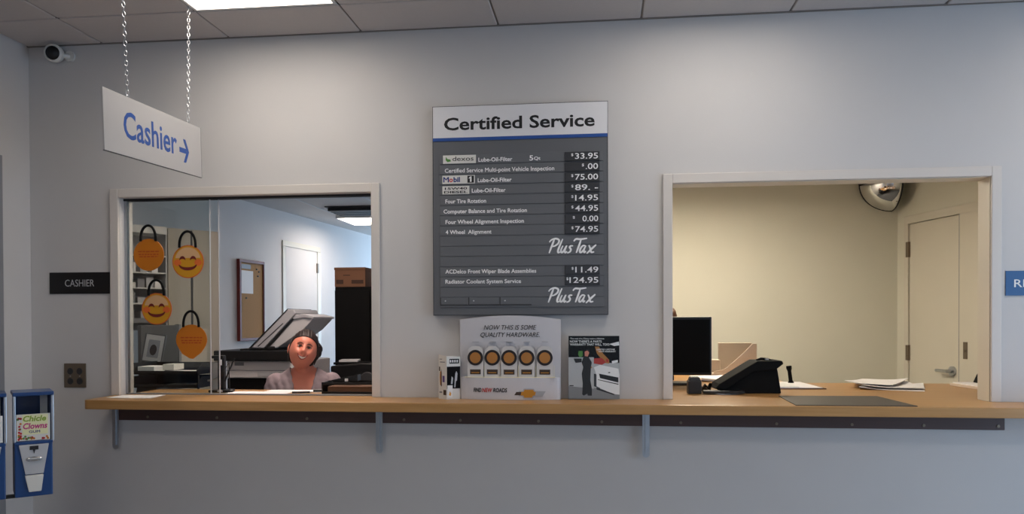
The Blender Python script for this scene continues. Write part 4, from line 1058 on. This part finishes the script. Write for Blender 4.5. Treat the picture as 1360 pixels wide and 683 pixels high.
MB().lathe([(.16, 0), (.16, .012), (.03, .035)], 32, Matrix.Translation((0, .08, 0))).build('foot', M['soft_black'], rk, smooth=True)
MB().box(-.03, .20, .06, .10, .747, .7565).build('crossbar', M['soft_black'], rk, bevel=.003)

# ================================================================ PEOPLE
def head_fn(sx, sy, sz):
    G = lambda d, c, s_: math.exp(-((d-Vector(c).normalized()).length/s_)**2)
    def fn(d, p):
        # face looks toward -y
        p = p.copy()
        low = max(0, -d.z)
        p.x *= 1 - .19*low**2.0
        p.z *= 1 - .05*low                                  # jaw narrows
        if d.y < 0: p.y *= 1 - .04*low
        else: p.z *= 1 - .18*low; p.y *= 1 - .12*low
        p.y -= .024*G(d, (0, -1, -.12), .14)                     # nose tip
        p.y -= .010*G(d, (0, -1, .08), .11)                      # bridge
        for s in (-1, 1):
            p.y += .015*G(d, (s*.36, -1, .10), .21)              # sockets
            p.y -= .009*G(d, (s*.46, -.9, -.20), .24)            # cheeks
            p.y -= .004*G(d, (s*.35, -1, .30), .18)              # brow
            p.y -= .006*G(d, (s*.13, -1, -.14), .09)             # nostrils
        p.y -= .007*G(d, (0, -1, -.46), .20)                     # mouth
        p.y -= .007*G(d, (0, -.8, -.80), .34)                    # chin
        return p
    return fn

def person(name, label, loc, rz, head_rot, hair_m, cloth_m, skin_m):
    """seated figure; local origin on the floor below the pelvis, facing -y"""
    r = thing(name, label, 'person', loc, rz)
    hz = 1.238; hc = Vector((0, -.045, hz))
    Hm = Matrix.Translation(hc) @ head_rot.to_matrix().to_4x4() @ Matrix.Scale(1.01, 4)
    body = MB()
    body.ball((0, 0, 0), (.076, .094, .116), 64, 48, head_fn(.076, .094, .116), Hm)
    for s in (-1, 1): body.ball((0, 0, 0), (.010, .020, .031), 12, 10, None, Hm @ Matrix.Translation((s*.076, .008, -.005)) @ Matrix.Rotation(s*.25, 4, 'Z'))
    # limbs and trunk: closed tapered volumes fused with the head into one continuous surface
    J = dict(sh=(.155, .012, 1.052), el=(.225, -.02, .79), wr=(.14, -.24, .705), ha=(.115, -.295, .705), hi=(.088, -.02, .56), kn=(.12, -.42, .57), an=(.12, -.40, .10), to=(.12, -.52, .045))
    TR = [(.47, .150, .105, 0), (.56, .165, .118, .01), (.66, .148, .108, .015), (.75, .128, .094, .02), (.84, .138, .104, .012), (.95, .152, .112, .008), (1.03, .158, .100, .012), (1.075, .150, .080, .018), (1.102, .118, .064, .022), (1.125, .082, .054, .024), (1.142, .056, .047, .024), (1.16, .045, .043, .024)]
    def cone(mb, a, b_, ra, rb):
        mb.cyl(a, b_, ra, rb, 20); mb.ball(a, ra*.999, 20, 12); mb.ball(b_, rb*.999, 20, 12)
    def loft(mb, inf, z0=0, z1=9):
        vs = []; fs = []; n_ = 32; T = [t_ for t_ in TR if z0 <= t_[0] <= z1]
        for z, ra, rb, cy in T:
            for k in range(n_):
                a = 2*PI*k/n_; vs.append(((ra+inf)*math.cos(a), cy + (rb+inf)*math.sin(a), z))
        for i in range(len(T)-1):
            for k in range(n_): k2 = (k+1) % n_; fs.append((i*n_+k, i*n_+k2, (i+1)*n_+k2, (i+1)*n_+k))
        fs += [tuple(range(n_))[::-1], tuple(range((len(T)-1)*n_, len(T)*n_))]
        mb.add(vs, fs)
    def fuse(mb, vox, its):
        me = bpy.data.meshes.new('f'); me.from_pydata([tuple(v) for v in mb.v], [], mb.f)
        bm = bmesh.new(); bm.from_mesh(me); bmesh.ops.remove_doubles(bm, verts=bm.verts, dist=1e-6)
        bmesh.ops.dissolve_degenerate(bm, edges=bm.edges, dist=1e-7); bm.to_mesh(me); bm.free()
        o_ = bpy.data.objects.new('f', me); C.objects.link(o_)
        rm = o_.modifiers.new('r', 'REMESH'); rm.mode = 'VOXEL'; rm.voxel_size = vox
        sm = o_.modifiers.new('s', 'SMOOTH'); sm.factor = .5; sm.iterations = its
        dg = bpy.context.evaluated_depsgraph_get(); dg.update()
        out = bpy.data.meshes.new_from_object(o_.evaluated_get(dg)); bpy.data.objects.remove(o_)
        out.materials.clear(); return out
    loft(body, 0)
    cone(body, (0, .024, 1.06), tuple(Hm @ Vector((0, .030, -.045))), .046, .042)
    mir = lambda p, s: (p[0]*s, p[1], p[2])
    for s in (-1, 1):
        for a, b_, ra, rb in (('sh', 'el', .046, .036), ('el', 'wr', .036, .024), ('wr', 'ha', .025, .026), ('hi', 'kn', .080, .056), ('kn', 'an', .054, .036), ('an', 'to', .038, .030)):
            cone(body, mir(J[a], s), mir(J[b_], s), ra, rb)
        hp = Vector(mir(J['ha'], s))
        for dx, ln in ((.021, .055), (.007, .066), (-.007, .062), (-.021, .048)):
            p1 = hp+Vector((dx*s, -.015, 0)); p2 = hp+Vector((dx*s*1.3, -.025-ln*.6, -.006)); p3 = hp+Vector((dx*s*1.4, -.02-ln, -.026))
            cone(body, p1, p2, .0095, .0082); cone(body, p2, p3, .0082, .0072)
        p1 = hp+Vector((-.022*s, .0, 0)); p2 = hp+Vector((-.045*s, -.035, -.004)); cone(body, p1, p2, .012, .009)
    fm = fuse(body, .0038, 3); fm.materials.append(skin_m)
    for p in fm.polygons: p.use_smooth = True
    bo = bpy.data.objects.new('body', fm); C.objects.link(bo); bo.parent = r
    # cardigan over trunk and arms, open in a V at the front
    cb_ = MB(); loft(cb_, .011, .5, 1.145)
    for s in (-1, 1):
        for a, b_, ra, rb in (('sh', 'el', .054, .045), ('el', 'wr', .046, .034)): cone(cb_, mir(J[a], s), mir(J[b_], s), ra, rb)
    cm_ = fuse(cb_, .0045, 6)
    bm = bmesh.new(); bm.from_mesh(cm_)
    kill = []
    for f in bm.faces:
        c = f.calc_center_median(); vw = .012 + max(0, c.z-.88)*.245
        if c.z > .88 and abs(c.x) < vw and c.y < .012: kill.append(f)
        elif c.z > 1.130 and abs(c.x) < .074: kill.append(f)
        elif (c-Vector(mir(J['ha'], 1 if c.x > 0 else -1))).length < .030: kill.append(f)
    bmesh.ops.delete(bm, geom=kill, context='FACES')
    for it_ in range(8):
        mv = {}
        for v in bm.verts:
            if v.is_boundary:
                nb = [e.other_vert(v).co for e in v.link_edges if e.is_boundary]
                if len(nb) == 2: mv[v] = v.co*.4 + (nb[0]+nb[1])*.3
        for v, c_ in mv.items(): v.co = c_
    for v in bm.verts:
        v.co.y += .0022*math.sin(v.co.x*150+v.co.z*60); v.co.x += .0016*math.sin(v.co.z*120+v.co.y*60)
    for f in bm.faces: f.smooth = True
    k = bpy.data.meshes.new('cardigan'); bm.to_mesh(k); bm.free(); k.materials.clear(); k.materials.append(cloth_m)
    ko = bpy.data.objects.new('cardigan', k); C.objects.link(ko); ko.parent = r
    so = ko.modifiers.new('t', 'SOLIDIFY'); so.thickness = .004; so.offset = 1
    # trousers, and a pale camisole edge inside the V
    tb_ = MB(); loft(tb_, .006, .47, .70)
    for s in (-1, 1):
        for a, b_, ra, rb in (('hi', 'kn', .088, .064), ('kn', 'an', .062, .046)): cone(tb_, mir(J[a], s), mir(J[b_], s), ra, rb)
        
    tm_ = fuse(tb_, .010, 2); tm_.materials.append(M['dark_grey'])
    to_ = bpy.data.objects.new('trousers', tm_); C.objects.link(to_); to_.parent = r
    for p in tm_.polygons: p.use_smooth = True
    cv = MB(); loft(cv, .004, .56, 1.03); cm2 = fuse(cv, .008, 1)
    bm = bmesh.new(); bm.from_mesh(cm2)
    bmesh.ops.delete(bm, geom=[f for f in bm.faces if f.calc_center_median().z > .965], context='FACES')
    for f in bm.faces: f.smooth = True
    bm.to_mesh(cm2); bm.free(); cm2.materials.clear(); cm2.materials.append(M['lace'])
    co_ = bpy.data.objects.new('camisole', cm2); C.objects.link(co_); co_.parent = r
    for s in (-1, 1):
        pts = []
        for i in range(7):
            z = .95+.165*i/6; x = .068 + .012*i/6; ra = [t_ for t_ in TR if t_[0] >= z][0]
            yy = ra[3] - (ra[2]+.004)*math.sqrt(max(0.05, 1-(x/(ra[1]+.004))**2)); pts.append((s*x, yy-.001, z))
        MB().tube(pts, .0065, 6).build('camisole_strap', M['lace'], r, smooth=True)
    # camisole seen inside the V
    # face pieces
    def onhead(d, lift=0):
        d = Vector(d).normalized(); p = head_fn(.076, .094, .116)(d, Vector((d.x*.076, d.y*.094, d.z*.116)))
        return Hm @ (p + Vector((0, -lift, 0)))
    for s in (-1, 1):
        ec = head_fn(0, 0, 0)(Vector((s*.36, -1, .10)).normalized(), Vector((s*.36/1.07*.076, -1/1.07*.094, .10/1.07*.116)))
        q = MB(); q.ball((0, 0, 0), (.0130, .009, .0048), 16, 10, None, Hm @ Matrix.Translation(ec + Vector((0, .0035, 0)))); q.build('eye', M['teeth'], r, smooth=True)
        q = MB(); q.ball((0, 0, 0), (.0062, .004, .0050), 14, 8, None, Hm @ Matrix.Translation(ec + Vector((0, -.0050, 0)))); q.build('iris', M['eye'], r, smooth=True)
        MB().tube([onhead((s*(.36+.19*math.cos(a)), -1, 0.09+.075*math.sin(a)), .002) for a in [PI*i/8 for i in range(9)]], .0022, 6).build('eyelid', hair_m, r, smooth=True)
        MB().tube([onhead((s*(.15+.44*t_), -1+.12*t_, .25+.05*math.sin(t_*PI)-.02*t_), .001) for t_ in [i/8 for i in range(9)]], [.0012+.0012*math.sin(PI*i/8) for i in range(9)], 6).build('eyebrow', hair_m, r, smooth=True)
    # smiling mouth: lips and teeth
    us = [-1+2*i/14 for i in range(15)]
    upl = [onhead((u*.44, -1, -.42+.12*u*u), .002) for u in us]; lol = [onhead((u*.44, -1, -.62+.32*u*u), .002) for u in us]
    MB().tube(upl, [.0012+.0012*(1-u*u) for u in us], 6).build('upper_lip', M['lips'], r, smooth=True)
    MB().tube(lol, [.0012+.0018*(1-u*u) for u in us], 6).build('lower_lip', M['lips'], r, smooth=True)
    tb = MB(); n_ = len(us); off = Hm.to_3x3() @ Vector((0, .0008, 0)); tb.add([p+off for p in upl] + [p+off for p in lol] + [p+off*4 for p in upl] + [p+off*4 for p in lol],
           [(i, i+1, n_+i+1, n_+i) for i in range(n_-1)] + [(2*n_+i, 3*n_+i, 3*n_+i+1, 2*n_+i+1) for i in range(n_-1)]); tb.build('teeth', M['teeth'], r, smooth=True)
    # hair: cap swept back, side lock and bun
    hb = MB()
    def hfn(d, p):
        g = 1.0 + .045*math.sin(d.x*30 + d.z*8)*.3
        return p*g
    vs = []; fs = []; seg, rings = 96, 64
    hm = MB(); hm.ball((.002, .007, .004), (.0825, .101, .1215), seg, rings, hfn)
    def keep(c):
        c = c - Vector((0, .006, .006))
        if c.y > .035 or (abs(c.x) > .064 and c.y > -.018): return c.z > -.085
        hl = .066 - 5*c.x*c.x - max(0, c.y+.05)*1.5      # hairline
        return c.z > hl
    kf = [f for f in hm.f if keep(sum((Vector(hm.v[i]) for i in f), Vector())/len(f))]
    hm.f = kf; hm.v = [tuple(Hm @ Vector(v)) for v in hm.v]
    bm_o = hm.build('hair', hair_m, r, smooth=True)
    bm = bmesh.new(); bm.from_mesh(bm_o.data); bmesh.ops.delete(bm, geom=[v for v in bm.verts if not v.link_faces], context='VERTS')
    for it_ in range(8):
        mv = {}
        for v in bm.verts:
            if v.is_boundary:
                nb = [e.other_vert(v).co for e in v.link_edges if e.is_boundary]
                if len(nb) == 2: mv[v] = v.co*.4 + (nb[0]+nb[1])*.3
        for v, c_ in mv.items(): v.co = c_
    bm.to_mesh(bm_o.data); bm.free()
    so = bm_o.modifiers.new('t', 'SOLIDIFY'); so.thickness = .010; so.offset = -1
    bn = MB(); bn.ball((0, 0, 0), (.044, .040, .056), 20, 14, lambda d, p: p*(1+.05*math.sin(9*d.z+5*d.x)), Hm @ Matrix.Translation((.062, .050, .020))); bn.build('hair_bun', hair_m, r, smooth=True)
    MB().tube([Hm @ Vector(p) for p in ((.079, -.02, .04), (.084, -.012, .0), (.080, -.004, -.035), (.076, .0, -.065))], [.007, .007, .005, .003], 8).build('side_lock', hair_m, r, smooth=True)
    return r
hr = Euler((R(-9), R(14), R(4)))
pw = person('person', 'smiling woman with dark tied-back hair in mauve-grey cardigan behind the counter', (-1.706, 4.377, 0), R(18), hr, M['hair'], M['cardigan'], M['skin'])
pw.scale = (1, 1, 1)
MB()
pw2 = person('person', 'person with brown hair almost hidden behind the black monitor', (.405, 5.42, .17), R(-20), Euler((R(5), 0, R(-50))), M['brown_hair'], M['dark_grey'], M['skin'])
def office_chair(loc, rz, label, sh=.47):
    r = thing('office_chair', label, 'chair', loc, rz)
    MB().box(-.23, .23, -.22, .20, sh-.07, sh-.01).build('seat', M['soft_black'], r, bevel=.025, seg=3)
    MB().box(-.19, .19, .19, .225, sh+.08, sh+.36).build('backrest', M['soft_black'], r, bevel=.015, seg=3)
    MB().box(-.03, .03, .205, .235, sh-.08, sh+.12).build('back_bar', M['matte_black'], r, bevel=.004)
    MB().cyl((0, 0, .10), (0, 0, sh-.07), .028).build('gas_lift', M['steel'], r, smooth=True)
    for k_ in range(5):
        a = 2*PI*k_/5; MB().tube([(0, 0, .10), (.27*math.cos(a), .27*math.sin(a), .07)], .02).build('leg', M['matte_black'], r, smooth=True)
        MB().ball((.27*math.cos(a), .27*math.sin(a), .031), .03, 12, 8).build('caster', M['matte_black'], r, smooth=True)
office_chair((-1.706, 4.377, 0), R(18), 'black office chair under the smiling woman', .44)
office_chair((.405, 5.42, 0), R(-20), 'black office chair of the person behind the monitor', .62)
